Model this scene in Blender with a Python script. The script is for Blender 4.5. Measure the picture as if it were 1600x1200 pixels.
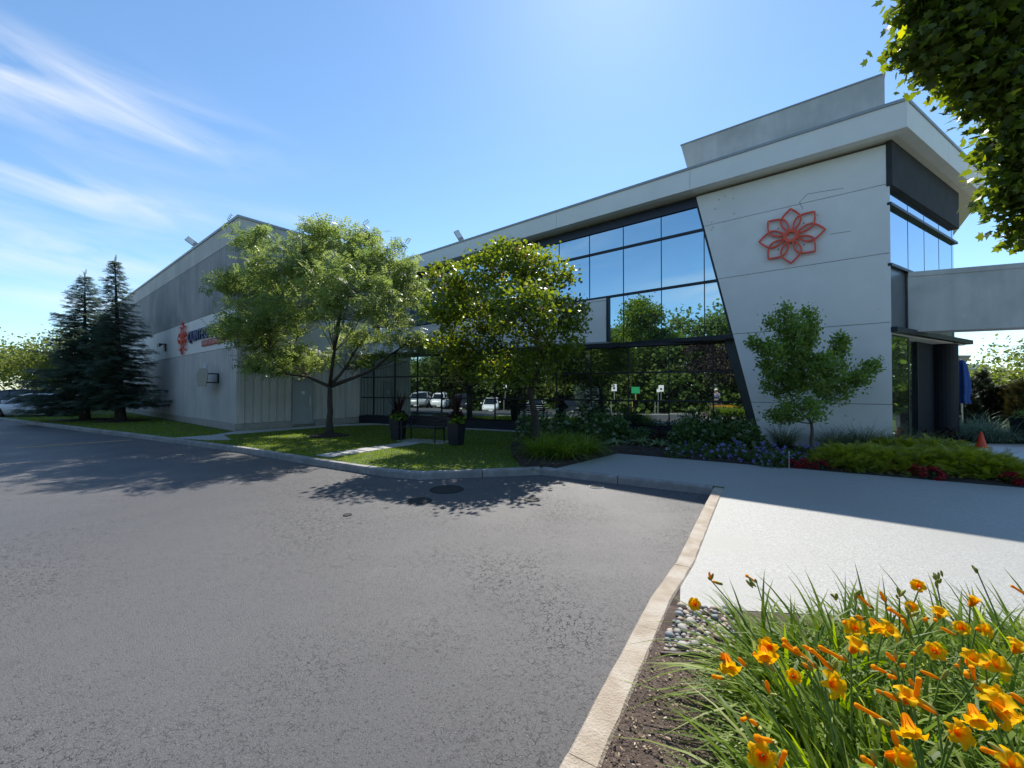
import bpy, bmesh, math, random
import numpy as np
from mathutils import Vector, Matrix

for o in list(bpy.data.objects):
    bpy.data.objects.remove(o)
SC = bpy.context.scene
COL = SC.collection
R = math.radians
rng = np.random.default_rng(7)
random.seed(7)

# ------------------------------------------------------------------ camera
FPX, HOR, CAMH = 635.0, 608.0, 1.66
PITCH = math.atan((HOR - 600) / FPX)
cam = bpy.data.cameras.new('camera')
cam.sensor_width = 36.0
cam.lens = 36.0 * FPX / 1600.0
cam.clip_start = 0.05
cam.clip_end = 3000
camo = bpy.data.objects.new('camera', cam)
COL.objects.link(camo)
camo.location = (0, 0, CAMH)
camo.rotation_euler = (math.pi / 2 + PITCH, 0, 0)
SC.camera = camo

# ------------------------------------------------------------------ light
SUN_AZ, SUN_EL = R(14.5), R(50.0)            # azimuth to the right of the view axis (+Y)
sun_dir = Vector((math.sin(SUN_AZ) * math.cos(SUN_EL), math.cos(SUN_AZ) * math.cos(SUN_EL), math.sin(SUN_EL)))
sl = bpy.data.lights.new('sun', 'SUN')
sl.energy = 4.1
sl.angle = R(0.53)
sl.color = (1.0, 0.95, 0.87)
so = bpy.data.objects.new('sun', sl)
COL.objects.link(so)
so.rotation_euler = (-sun_dir).to_track_quat('-Z', 'Y').to_euler()
so.location = (0, 0, 40)

SC.view_settings.view_transform = 'Standard'
SC.view_settings.look = 'None'
SC.view_settings.gamma = 1.0
SC.view_settings.use_curve_mapping = False
SC.view_settings.exposure = 0.75

W = bpy.data.worlds.new('World')
SC.world = W
W.use_nodes = True
nt = W.node_tree
nt.nodes.clear()


def N(t, tree, **kw):
    n = tree.nodes.new(t)
    for k, v in kw.items():
        setattr(n, k, v)
    return n


def math_n(tree, op, a, b=None, c=None, clamp=False):
    n = tree.nodes.new('ShaderNodeMath')
    n.operation = op
    n.use_clamp = clamp
    for i, v in enumerate((a, b, c)):
        if v is None:
            continue
        if isinstance(v, (int, float)):
            n.inputs[i].default_value = v
        else:
            tree.links.new(v, n.inputs[i])
    return n.outputs[0]


sky = N('ShaderNodeTexSky', nt, sky_type='NISHITA', sun_disc=False)
sky.sun_elevation = SUN_EL
sky.sun_rotation = SUN_AZ
sky.altitude = 100
sky.air_density = 1.0
sky.dust_density = 0.15
sky.ozone_density = 3.0
tc = N('ShaderNodeTexCoord', nt)
sep = N('ShaderNodeSeparateXYZ', nt)
nt.links.new(tc.outputs['Generated'], sep.inputs[0])
DX, DY, DZ = sep.outputs
az = math_n(nt, 'MULTIPLY', math_n(nt, 'ARCTAN2', DX, DY), 180 / math.pi)
el = math_n(nt, 'MULTIPLY', math_n(nt, 'ARCSINE', DZ), 180 / math.pi)
cmb = N('ShaderNodeCombineXYZ', nt)
nt.links.new(math_n(nt, 'MULTIPLY', az, 0.055), cmb.inputs[0])
nt.links.new(math_n(nt, 'ADD', math_n(nt, 'MULTIPLY', el, 0.26), math_n(nt, 'MULTIPLY', az, 0.022)), cmb.inputs[1])
nz = N('ShaderNodeTexNoise', nt)
nz.inputs['Scale'].default_value = 1.3
nz.inputs['Detail'].default_value = 6
nz.inputs['Roughness'].default_value = 0.52
nz.inputs['Distortion'].default_value = 0.5
nt.links.new(cmb.outputs[0], nz.inputs['Vector'])
# cirrus streaks: (azimuth, elevation, half length, half height, strength); the same kind all round the sky
STREAKS = [(-50, 26.2, 12, 2.6, 1.0), (-47, 18.2, 10, 1.9, .75), (-55, 12.5, 15, 1.9, 1.0), (-44, 8.5, 11, 1.5, .55), (-27, 20, 7, 1.2, .25),
           (52, 5.5, 16, 2.4, .55), (10, 9, 16, 1.6, .25), (95, 22, 14, 3, .7), (130, 14, 12, 2.2, .8), (165, 27, 15, 3, .7),
           (-100, 20, 14, 2.6, .8), (-135, 13, 12, 2.2, .8), (-165, 24, 16, 2.8, .8), (-120, 33, 15, 3, .6), (75, 40, 14, 3.5, .5)]
tot = None
for a0, e0, ra, rb, st in STREAKS:
    da = math_n(nt, 'DIVIDE', math_n(nt, 'SUBTRACT', az, a0), ra)
    de = math_n(nt, 'DIVIDE', math_n(nt, 'SUBTRACT', el, e0), rb)
    rr = math_n(nt, 'ADD', math_n(nt, 'MULTIPLY', da, da), math_n(nt, 'MULTIPLY', de, de))
    g = math_n(nt, 'MULTIPLY', math_n(nt, 'EXPONENT', math_n(nt, 'MULTIPLY', rr, -0.8)), st)
    tot = g if tot is None else math_n(nt, 'ADD', tot, g)
nm = math_n(nt, 'MULTIPLY', math_n(nt, 'SUBTRACT', nz.outputs['Fac'], 0.34, clamp=True), 3.2, clamp=True)
cl = math_n(nt, 'MULTIPLY', math_n(nt, 'MULTIPLY', tot, nm), 0.85, clamp=True)
mixc = N('ShaderNodeMix', nt, data_type='RGBA')
nt.links.new(cl, mixc.inputs[0])
tint = N('ShaderNodeMix', nt, data_type='RGBA'); tint.blend_type = 'MULTIPLY'; tint.inputs[0].default_value = 1
nt.links.new(sky.outputs[0], tint.inputs[6]); tint.inputs[7].default_value = (.85, .985, 1.02, 1)
nt.links.new(tint.outputs[2], mixc.inputs[6])
mixc.inputs[7].default_value = (5.2, 5.4, 5.7, 1)
bg = N('ShaderNodeBackground', nt)
bg.inputs[1].default_value = 0.118
nt.links.new(mixc.outputs[2], bg.inputs[0])
wo = N('ShaderNodeOutputWorld', nt)
nt.links.new(bg.outputs[0], wo.inputs[0])

# ------------------------------------------------------------------ pixel -> place
CR = Matrix.Rotation(math.pi / 2 + PITCH, 3, 'X')


def ray(x, y):
    return CR @ Vector(((x - 800) / FPX, (600 - y) / FPX, -1))


CP = Vector((0, 0, CAMH))


def G(x, y, z=0.0):
    d = ray(x, y)
    s = (z - CAMH) / d.z
    return CP + d * s


def D(x, y, depth):
    d = ray(x, y)
    return CP + d * (depth / d.y)


def HP(x, y, o, n):
    d = ray(x, y)
    o = Vector((o[0], o[1], 0)); n = Vector((n[0], n[1], 0))
    s = (o - Vector((0, 0, 0))).dot(n) / d.dot(n)
    return CP + d * s


def V2(a, b=0, z=0):
    return Vector((a[0], a[1], z))


# ------------------------------------------------------------------ helpers
class MB:
    def __init__(s):
        s.v = []; s.f = []

    def add(s, vs, fs):
        b = len(s.v)
        s.v += [tuple(v) for v in vs]
        s.f += [tuple(b + i for i in f) for f in fs]
        return s

    def box(s, c, size, ax=None, taper=1.0):
        """c centre, size full, ax 3 axis vectors"""
        c = Vector(c)
        if ax is None:
            ax = (Vector((1, 0, 0)), Vector((0, 1, 0)), Vector((0, 0, 1)))
        hx, hy, hz = [q / 2 for q in size]
        vs = []
        for k in (-1, 1):
            t = taper if k > 0 else 1.0
            for i, j in ((-1, -1), (1, -1), (1, 1), (-1, 1)):
                vs.append(c + ax[0] * (i * hx * t) + ax[1] * (j * hy * t) + ax[2] * (k * hz))
        return s.add(vs, [(3, 2, 1, 0), (4, 5, 6, 7), (0, 1, 5, 4), (1, 2, 6, 5), (2, 3, 7, 6), (3, 0, 4, 7)])

    def prism(s, poly, off):
        """poly: list of 3D points, extruded by vector off"""
        n = len(poly); off = Vector(off)
        a = [Vector(p) for p in poly]; b = [p + off for p in a]
        nrm = Vector((0, 0, 0))
        for i in range(n):
            nrm += a[i].cross(a[(i + 1) % n])
        fs = [tuple(range(n)), tuple(range(2 * n - 1, n - 1, -1))]
        fs += [(i, i + n, (i + 1) % n + n, (i + 1) % n) for i in range(n)]
        if nrm.dot(off) > 0:
            fs = [tuple(reversed(f)) for f in fs]
        return s.add(a + b, fs)

    def flat(s, poly, z):
        poly = [Vector((p[0], p[1], z)) for p in poly]
        nrm = sum(((poly[i].cross(poly[(i + 1) % len(poly)])) for i in range(len(poly))), Vector())
        f = tuple(range(len(poly)))
        return s.add(poly, [f if nrm.z > 0 else f[::-1]])

    def tube(s, path, rad, sides=6, cap=True):
        path = [Vector(p) for p in path]
        if isinstance(rad, (int, float)):
            rad = [rad] * len(path)
        vs = []; fs = []
        up = None
        for i, p in enumerate(path):
            t = (path[min(i + 1, len(path) - 1)] - path[max(i - 1, 0)])
            if t.length < 1e-9:
                t = Vector((0, 0, 1))
            t.normalize()
            if up is None:
                up = t.orthogonal().normalized()
            up = (up - t * up.dot(t))
            if up.length < 1e-6:
                up = t.orthogonal()
            up.normalize()
            q = t.cross(up)
            for k in range(sides):
                a = 2 * math.pi * k / sides
                vs.append(p + (up * math.cos(a) + q * math.sin(a)) * rad[i])
        for i in range(len(path) - 1):
            for k in range(sides):
                a = i * sides + k; b = i * sides + (k + 1) % sides
                fs.append((a, b, b + sides, a + sides))
        if cap:
            fs.append(tuple(range(sides - 1, -1, -1)))
            fs.append(tuple((len(path) - 1) * sides + k for k in range(sides)))
        return s.add(vs, fs)

    def lathe(s, c, prof, seg=20):
        c = Vector(c); vs = []; fs = []
        for r, z in prof:
            for k in range(seg):
                a = 2 * math.pi * k / seg
                vs.append(c + Vector((r * math.cos(a), r * math.sin(a), z)))
        for i in range(len(prof) - 1):
            for k in range(seg):
                a = i * seg + k; b = i * seg + (k + 1) % seg
                fs.append((a, b, b + seg, a + seg))
        fs.append(tuple(range(seg - 1, -1, -1)))
        fs.append(tuple((len(prof) - 1) * seg + k for k in range(seg)))
        return s.add(vs, fs)

    def mesh(s, name):
        me = bpy.data.meshes.new(name)
        me.from_pydata(s.v, [], s.f)
        me.validate()
        return me

    def build(s, name, m, parent=None, smooth=False, bevel=0, **props):
        me = s.mesh(name)
        if smooth:
            me.polygons.foreach_set('use_smooth', [True] * len(me.polygons))
        return link(name, me, m, parent, bevel, **props)


def link(name, me, m, parent=None, bevel=0, **props):
    o = bpy.data.objects.new(name, me)
    COL.objects.link(o)
    if m is not None and me is not None and len(me.materials) == 0:
        me.materials.append(m)
    if parent is not None:
        setpar(o, parent)
    if bevel:
        b = o.modifiers.new('bevel', 'BEVEL')
        b.width = bevel; b.segments = 2; b.limit_method = 'ANGLE'; b.angle_limit = R(40)
    for k, v in props.items():
        o[k] = v
    return o


def wmat(o):
    m = o.matrix_basis
    return m if o.parent is None else wmat(o.parent) @ o.matrix_parent_inverse @ m


def setpar(o, parent, local=False):
    o.parent = parent
    if not local:
        o.matrix_parent_inverse = wmat(parent).inverted()


def thing(name, label, cat, loc=(0, 0, 0), group=None, rz=0.0):
    o = bpy.data.objects.new(name, None)
    o.empty_display_size = 0.2
    COL.objects.link(o)
    o.location = loc
    o.rotation_euler = (0, 0, rz)
    o['label'] = label; o['category'] = cat
    if group:
        o['group'] = group
    return o


def tag(o, label, cat, group=None):
    o['label'] = label; o['category'] = cat
    if group:
        o['group'] = group
    return o


def struct(o):
    o['kind'] = 'structure'
    return o


def copy_tree(o, parent=None, loc=None, rz=None, scale=None, label=None):
    c = o.copy()
    COL.objects.link(c)
    if parent is not None:
        c.parent = parent
    if loc is not None:
        c.location = loc
    if rz is not None:
        c.rotation_euler = (0, 0, rz)
    if scale is not None:
        c.scale = (scale,) * 3 if isinstance(scale, (int, float)) else scale
    if label:
        c['label'] = label
    for ch in o.children:
        copy_tree(ch, c)
    return c


def fast_mesh(name, verts, faces, rnd=None, smooth=False):
    """verts (n,3), faces (m,k) arrays"""
    verts = np.asarray(verts, np.float32); faces = np.asarray(faces, np.int32)
    me = bpy.data.meshes.new(name)
    me.vertices.add(len(verts)); me.vertices.foreach_set('co', verts.ravel())
    k = faces.shape[1]
    me.loops.add(faces.size); me.loops.foreach_set('vertex_index', faces.ravel())
    me.polygons.add(len(faces))
    me.polygons.foreach_set('loop_start', np.arange(0, faces.size, k, dtype=np.int32))
    if smooth:
        me.polygons.foreach_set('use_smooth', np.ones(len(faces), bool))
    if rnd is not None:
        a = me.attributes.new('rnd', 'FLOAT', 'FACE')
        a.data.foreach_set('value', np.asarray(rnd, np.float32))
    me.update(calc_edges=True)
    return me


def norm(a):
    return a / np.maximum(np.linalg.norm(a, axis=1, keepdims=True), 1e-9)


def leaf_arrays(pos, axis, nrm, length, width, tmpl, faces, bend=0.0):
    """tmpl (M,3): across, along, lift"""
    axis = norm(axis)
    across = norm(np.cross(axis, nrm))
    nn = np.cross(across, axis)
    t = np.asarray(tmpl, float)
    n = len(pos); M = len(t)
    v = (pos[:, None, :] + across[:, None, :] * (t[None, :, 0:1] * np.reshape(width, (n, 1, 1)))
         + axis[:, None, :] * (t[None, :, 1:2] * np.reshape(length, (n, 1, 1)))
         + nn[:, None, :] * ((t[None, :, 2:3] - bend * t[None, :, 1:2] ** 2) * np.reshape(length, (n, 1, 1))))
    f = np.asarray(faces, int)
    F = (f[None] + (np.arange(n) * M)[:, None, None]).reshape(-1, f.shape[1])
    return v.reshape(-1, 3), F


LEAF = ([(0, 0, 0), (.5, .35, .06), (.38, .72, .05), (0, 1, 0), (-.38, .72, .05), (-.5, .35, .06)], [(0, 1, 2, 3), (0, 3, 4, 5)])
BLADE = ([(-.5, 0, 0), (.5, 0, 0), (.38, .55, 0), (-.38, .55, 0), (.02, 1, 0), (-.02, 1, 0)], [(0, 1, 2, 3), (3, 2, 4, 5)])
MAPLE = ([(0, 0, 0), (.22, .12, .02), (.5, .22, .05), (.36, .38, .03), (.52, .66, .06), (.24, .62, .02), (0, 1, -.03),
          (-.24, .62, .02), (-.52, .66, .06), (-.36, .38, .03), (-.5, .22, .05), (-.22, .12, .02)],
         [(0, 1, 2, 3), (0, 3, 4, 5), (0, 5, 6, 7), (0, 7, 8, 9), (0, 9, 10, 11)])


def compound(nl=4):
    """pinnate spray of leaflets on one rachis"""
    t = []; f = []
    for i in range(nl):
        y = 0.15 + 0.8 * i / (nl - 1)
        for sgn in (-1, 1):
            b = len(t)
            L = .5 * (1 - .35 * abs(i / (nl - 1) - .45))
            t += [(0, y, 0), (sgn * L * .5, y - .06, .02), (sgn * L, y + .1, -.05), (sgn * L * .5, y + .15, .02)]
            f.append((b, b + 1, b + 2, b + 3) if sgn > 0 else (b, b + 3, b + 2, b + 1))
    return t, f


def needle_twig(n=9):
    t = [(-.02, 0, 0), (.02, 0, 0), (.01, 1, 0), (-.01, 1, 0)]; f = [(0, 1, 2, 3)]
    for i in range(n):
        y = .03 + .92 * i / n
        for sgn in (-1, 1):
            b = len(t)
            L = .5 * (1 - .55 * i / n)
            t += [(0, y, 0), (0, y + .05, 0), (sgn * L, y + .2, .05), (sgn * L * .96, y + .14, .03)]
            f.append((b, b + 1, b + 2, b + 3))
    return t, f


SPRAY = compound()
TWIG = needle_twig()

# ------------------------------------------------------------------ materials
MATS = {}


def mat(name, c1, c2=None, scale=5.0, rough=0.8, bump=0.0, bscale=None, metal=0.0, spec=0.5, detail=6, c3=None, s3=0.6, gen='Object', stretch=None, thr=(.35, .65)):
    m = bpy.data.materials.new(name)
    m.use_nodes = True
    t = m.node_tree
    b = t.nodes['Principled BSDF']
    b.inputs['Roughness'].default_value = rough
    b.inputs['Metallic'].default_value = metal
    b.inputs['Specular IOR Level'].default_value = spec
    MATS[name] = m
    tcn = N('ShaderNodeTexCoord', t)
    vec = tcn.outputs[gen]
    if stretch:
        mp = N('ShaderNodeMapping', t)
        mp.inputs['Scale'].default_value = stretch
        t.links.new(vec, mp.inputs[0]); vec = mp.outputs[0]
    col = None
    if c2 is not None:
        n1 = N('ShaderNodeTexNoise', t)
        n1.inputs['Scale'].default_value = scale; n1.inputs['Detail'].default_value = detail
        n1.inputs['Roughness'].default_value = .62
        t.links.new(vec, n1.inputs['Vector'])
        r = N('ShaderNodeMapRange', t)
        r.inputs[1].default_value = thr[0]; r.inputs[2].default_value = thr[1]
        t.links.new(n1.outputs['Fac'], r.inputs[0])
        mx = N('ShaderNodeMix', t, data_type='RGBA')
        t.links.new(r.outputs[0], mx.inputs[0])
        mx.inputs[6].default_value = (*c1, 1); mx.inputs[7].default_value = (*c2, 1)
        col = mx.outputs[2]
        if c3 is not None:
            n3 = N('ShaderNodeTexNoise', t)
            n3.inputs['Scale'].default_value = s3; n3.inputs['Detail'].default_value = 5
            t.links.new(tcn.outputs[gen], n3.inputs['Vector'])
            r3 = N('ShaderNodeMapRange', t)
            r3.inputs[1].default_value = .45; r3.inputs[2].default_value = .7
            t.links.new(n3.outputs['Fac'], r3.inputs[0])
            m3 = N('ShaderNodeMix', t, data_type='RGBA')
            t.links.new(r3.outputs[0], m3.inputs[0])
            t.links.new(col, m3.inputs[6]); m3.inputs[7].default_value = (*c3, 1)
            col = m3.outputs[2]
        t.links.new(col, b.inputs['Base Color'])
    else:
        b.inputs['Base Color'].default_value = (*c1, 1)
    if bump:
        n2 = N('ShaderNodeTexNoise', t)
        n2.inputs['Scale'].default_value = bscale or scale * 4
        n2.inputs['Detail'].default_value = 6
        t.links.new(vec, n2.inputs['Vector'])
        bp = N('ShaderNodeBump', t)
        bp.inputs['Strength'].default_value = bump
        bp.inputs['Distance'].default_value = .02
        t.links.new(n2.outputs['Fac'], bp.inputs['Height'])
        t.links.new(bp.outputs[0], b.inputs['Normal'])
    return m


def leaf_mat(name, ca, cb, cc=None, trans=.35, rough=.55, spec=.35):
    """per-leaf random colour between ca..cb(..cc) from the face attribute rnd, plus translucency"""
    m = bpy.data.materials.new(name); m.use_nodes = True
    t = m.node_tree; b = t.nodes['Principled BSDF']; out = t.nodes['Material Output']
    at = N('ShaderNodeAttribute', t); at.attribute_name = 'rnd'
    cr = N('ShaderNodeValToRGB', t)
    cr.color_ramp.elements[0].color = (*ca, 1); cr.color_ramp.elements[1].color = (*cb, 1)
    if cc:
        cr.color_ramp.elements[1].position = .88
        e = cr.color_ramp.elements.new(.97); e.color = (*cc, 1)
    t.links.new(at.outputs['Fac'], cr.inputs[0])
    t.links.new(cr.outputs[0], b.inputs['Base Color'])
    b.inputs['Roughness'].default_value = rough
    b.inputs['Specular IOR Level'].default_value = spec
    tr = N('ShaderNodeBsdfTranslucent', t)
    hs = N('ShaderNodeHueSaturation', t)
    hs.inputs['Hue'].default_value = .485
    hs.inputs['Saturation'].default_value = 1.15; hs.inputs['Value'].default_value = 1.7
    t.links.new(cr.outputs[0], hs.inputs['Color']); t.links.new(hs.outputs[0], tr.inputs[0])
    mx = N('ShaderNodeMixShader', t); mx.inputs[0].default_value = trans
    t.links.new(b.outputs[0], mx.inputs[1]); t.links.new(tr.outputs[0], mx.inputs[2])
    t.links.new(mx.outputs[0], out.inputs[0])
    return m


def glass_mat(name, tint, dark, refl, wav=.004, rough=.01):
    m = bpy.data.materials.new(name); m.use_nodes = True
    t = m.node_tree; b = t.nodes['Principled BSDF']; out = t.nodes['Material Output']
    b.inputs['Base Color'].default_value = (*dark, 1); b.inputs['Roughness'].default_value = .3
    gl = N('ShaderNodeBsdfGlossy', t); gl.inputs['Color'].default_value = (*tint, 1); gl.inputs['Roughness'].default_value = rough
    lw = N('ShaderNodeLayerWeight', t); lw.inputs['Blend'].default_value = .35
    mr = N('ShaderNodeMapRange', t); mr.inputs[3].default_value = refl; mr.inputs[4].default_value = 1.0
    t.links.new(lw.outputs['Fresnel'], mr.inputs[0])
    tcn = N('ShaderNodeTexCoord', t)
    nz = N('ShaderNodeTexNoise', t); nz.inputs['Scale'].default_value = .55; nz.inputs['Detail'].default_value = 1
    t.links.new(tcn.outputs['Object'], nz.inputs['Vector'])
    bp = N('ShaderNodeBump', t); bp.inputs['Strength'].default_value = 1; bp.inputs['Distance'].default_value = wav
    t.links.new(nz.outputs['Fac'], bp.inputs['Height']); t.links.new(bp.outputs[0], gl.inputs['Normal'])
    mx = N('ShaderNodeMixShader', t)
    t.links.new(mr.outputs[0], mx.inputs[0]); t.links.new(b.outputs[0], mx.inputs[1]); t.links.new(gl.outputs[0], mx.inputs[2])
    t.links.new(mx.outputs[0], out.inputs[0])
    return m


def asphalt_mat():
    m = bpy.data.materials.new('asphalt'); m.use_nodes = True
    t = m.node_tree; b = t.nodes['Principled BSDF']
    L = t.links.new
    tcn = N('ShaderNodeTexCoord', t); vec = tcn.outputs['Object']

    def noise(sc, det=5, ro=.6):
        n = N('ShaderNodeTexNoise', t); n.inputs['Scale'].default_value = sc
        n.inputs['Detail'].default_value = det; n.inputs['Roughness'].default_value = ro
        L(vec, n.inputs['Vector']); return n.outputs['Fac']

    def mr(x, a, bb, c=0., d=1.):
        r = N('ShaderNodeMapRange', t); r.inputs[1].default_value = a; r.inputs[2].default_value = bb
        r.inputs[3].default_value = c; r.inputs[4].default_value = d; L(x, r.inputs[0]); return r.outputs[0]

    def mix(f, a, bb):
        n = N('ShaderNodeMix', t, data_type='RGBA')
        if isinstance(f, float): n.inputs[0].default_value = f
        else: L(f, n.inputs[0])
        for i, q in ((6, a), (7, bb)):
            if isinstance(q, tuple): n.inputs[i].default_value = (*q, 1)
            else: L(q, n.inputs[i])
        return n.outputs[2]
    big = mr(noise(.22, 6), .3, .7)
    c = mix(big, (.074, .071, .075), (.128, .119, .112))
    sw = N('ShaderNodeMapping', t); sw.inputs['Scale'].default_value = (.25, 1.1, 1); sw.inputs['Rotation'].default_value = (0, 0, .5)
    L(vec, sw.inputs[0])
    ns = N('ShaderNodeTexNoise', t); ns.inputs['Scale'].default_value = .9; ns.inputs['Detail'].default_value = 4; L(sw.outputs[0], ns.inputs['Vector'])
    c = mix(mr(ns.outputs['Fac'], .5, .75, 0., .45), c, (.165, .156, .146))
    c = mix(mr(noise(90, 4, .75), .40, .64, 0., .85), c, (.055, .055, .06))
    c = mix(mr(noise(190, 3, .75), .56, .70, 0., .6), c, (.3, .29, .28))
    c = mix(mr(noise(1.3, 4, .6), .64, .72, 0., .4), c, (.045, .044, .046))
    # fine hairline crazing, in patches
    wv = N('ShaderNodeTexNoise', t); wv.inputs['Scale'].default_value = 14; wv.inputs['Detail'].default_value = 3; L(vec, wv.inputs['Vector'])
    add = N('ShaderNodeMix', t, data_type='RGBA'); add.blend_type = 'ADD'; add.inputs[0].default_value = .07
    L(vec, add.inputs[6]); L(wv.outputs['Color'], add.inputs[7])
    vo = N('ShaderNodeTexVoronoi', t); vo.feature = 'DISTANCE_TO_EDGE'; vo.inputs['Scale'].default_value = 26
    L(add.outputs[2], vo.inputs['Vector'])
    crack = mr(vo.outputs['Distance'], .02, .10, 1., 0.)
    patch = math_n(t, 'MULTIPLY', mr(noise(.45, 5), .42, .60), mr(noise(16, 4, .75), .46, .56))
    crk = math_n(t, 'MULTIPLY', crack, patch)
    c = mix(math_n(t, 'MULTIPLY', crk, .75), c, (.03, .03, .033))
    c = mix(mr(noise(62, 4, .7), .30, .44, .75, 0.), c, (.022, .022, .024))
    L(c, b.inputs['Base Color'])
    pits = mr(noise(62, 4, .7), .30, .44, 1., 0.)
    L(mr(math_n(t, 'MAXIMUM', pits, crk), 0., 1., .55, .03), b.inputs['Specular IOR Level'])
    L(mr(noise(.5, 5), .35, .65, .5, .66), b.inputs['Roughness'])
    h = math_n(t, 'SUBTRACT', math_n(t, 'MULTIPLY', noise(110, 4, .75), 1.6), math_n(t, 'MULTIPLY', crk, .8))
    bp = N('ShaderNodeBump', t); bp.inputs['Strength'].default_value = .6; bp.inputs['Distance'].default_value = .008
    L(h, bp.inputs['Height']); L(bp.outputs[0], b.inputs['Normal'])
    return m


M_asph = asphalt_mat()
M_pad = mat('exposed_aggregate', (.24, .24, .225), (.43, .425, .40), scale=75, rough=.5, bump=.35, bscale=140, c3=(.32, .315, .285), s3=.7, thr=(.38, .62))
M_white = mat('white_stucco', (.83, .80, .755), (.88, .85, .80), scale=1.2, rough=.85, bump=.12, bscale=45, c3=(.79, .76, .715), s3=.9)
def specks(m, col=(.36, .34, .32)):
    t = m.node_tree; b = t.nodes['Principled BSDF']; src = b.inputs['Base Color'].links[0].from_socket
    tcn = N('ShaderNodeTexCoord', t)
    vo = N('ShaderNodeTexVoronoi', t); vo.inputs['Scale'].default_value = 5.5; t.links.new(tcn.outputs['Object'], vo.inputs['Vector'])
    vo.inputs['Randomness'].default_value = 1
    n1 = N('ShaderNodeTexNoise', t); n1.inputs['Scale'].default_value = .75; n1.inputs['Detail'].default_value = 3; t.links.new(tcn.outputs['Object'], n1.inputs['Vector'])
    a = math_n(t, 'LESS_THAN', vo.outputs['Distance'], .16)
    c = math_n(t, 'GREATER_THAN', n1.outputs['Fac'], .60)
    mx = N('ShaderNodeMix', t, data_type='RGBA'); t.links.new(math_n(t, 'MULTIPLY', math_n(t, 'MULTIPLY', a, c), .55), mx.inputs[0])
    t.links.new(src, mx.inputs[6]); mx.inputs[7].default_value = (*col, 1); t.links.new(mx.outputs[2], b.inputs['Base Color'])


specks(M_white)
M_conc = mat('stained_concrete', (.52, .505, .475), (.62, .605, .57), scale=2.5, rough=.88, bump=.15, bscale=40, stretch=(1, 1, .12), c3=(.44, .425, .40), s3=1.1)
M_fascia = mat('fascia_stucco', (.81, .78, .735), (.86, .83, .78), scale=1.0, rough=.85, bump=.1, bscale=50)
M_soffit = mat('soffit_paint', (.72, .665, .57), (.78, .725, .63), scale=1.0, rough=.8, bump=.04)
M_rib = mat('ribbed_precast', (.53, .49, .445), (.61, .57, .52), scale=3.0, rough=.9, bump=.2, bscale=60, stretch=(1, 1, .15), c3=(.45, .43, .405), s3=.5)
M_band = mat('smooth_precast', (.76, .725, .665), (.82, .785, .72), scale=2.0, rough=.88, bump=.12, bscale=60, stretch=(1, 1, .2))
M_ribd = mat('dark_ribbed_precast', (.35, .33, .31), (.43, .405, .38), scale=3.0, rough=.9, bump=.2, bscale=60, stretch=(1, 1, .08), c3=(.27, .26, .25), s3=.5)
M_base = mat('foundation_concrete', (.33, .30, .26), (.42, .385, .34), scale=4, rough=.9, bump=.3)
M_coping = mat('metal_coping', (.30, .31, .31), (.35, .36, .36), scale=3, rough=.5, metal=.4)
M_frame = mat('dark_anodised_frame', (.018, .021, .028), (.026, .03, .04), scale=4, rough=.42, metal=.3)
M_teal = mat('dark_teal_panel', (.03, .045, .05), (.04, .058, .064), scale=2, rough=.4)
M_navy = mat('dark_navy_panel', (.012, .015, .028), (.02, .023, .038), scale=3, rough=.35)
M_column = mat('dark_column_cladding', (.010, .012, .018), (.016, .018, .026), scale=5, rough=.55, spec=.2)
M_greypan = mat('grey_spandrel', (.10, .115, .125), (.13, .145, .155), scale=3, rough=.3)
M_soffit_refl = mat('painted_soffit_reflection', (.05, .051, .052), (.065, .066, .067), scale=2, rough=.8, spec=.12)  # dark tone of the mirrored soffit, put into the colour
M_gup = glass_mat('reflective_blue_glass', (.54, .76, .86), (.01, .02, .035), .78)
M_glo = glass_mat('dark_reflective_glass', (.66, .76, .74), (.009, .012, .012), .58)
M_gside = glass_mat('side_glass', (.72, .84, .95), (.02, .03, .04), .8)
M_door = mat('painted_steel_door', (.37, .38, .385), (.40, .41, .415), scale=3, rough=.5)
M_steel = mat('brushed_steel', (.45, .45, .44), (.55, .55, .54), scale=20, rough=.35, metal=.9)
M_black = mat('black_metal', (.012, .012, .014), (.02, .02, .022), scale=10, rough=.45)
M_red = mat('coral_red_paint', (.84, .095, .04), (.88, .115, .05), scale=5, rough=.5)
M_redback = mat('red_sign_panel', (.36, .035, .025), (.42, .045, .03), scale=5, rough=.5)
M_redlet = mat('pale_red_lettering', (.66, .30, .26), (.72, .36, .32), scale=5, rough=.5)
M_blue = mat('navy_lettering', (.012, .025, .11), (.018, .035, .14), scale=5, rough=.4)
M_kerb = mat('kerb_concrete', (.27, .26, .25), (.38, .365, .345), scale=9, rough=.92, bump=.5, bscale=70, c3=(.22, .21, .2), s3=1.5)
M_kerbtan = mat('tan_kerb_concrete', (.34, .275, .205), (.43, .36, .28), scale=7, rough=.92, bump=.55, bscale=80, c3=(.47, .42, .35), s3=3.5)
M_walk = mat('walkway_concrete', (.36, .355, .34), (.44, .43, .41), scale=6, rough=.9, bump=.2)
M_lawn = mat('lawn_turf', (.045, .08, .012), (.08, .13, .02), scale=14, rough=.95, bump=.5, bscale=90, c3=(.06, .095, .022), s3=.7)
M_grass = leaf_mat('grass_blades', (.075, .135, .012), (.25, .32, .035), trans=.55)
M_mulch = mat('bark_mulch', (.020, .013, .010), (.055, .036, .027), scale=45, rough=.97, bump=1.0, bscale=70, c3=(.04, .027, .02), s3=3)
M_soil = mat('crumbly_soil', (.075, .052, .042), (.155, .112, .088), scale=60, rough=.97, bump=1.0, bscale=110, c3=(.075, .052, .04), s3=5)
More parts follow.
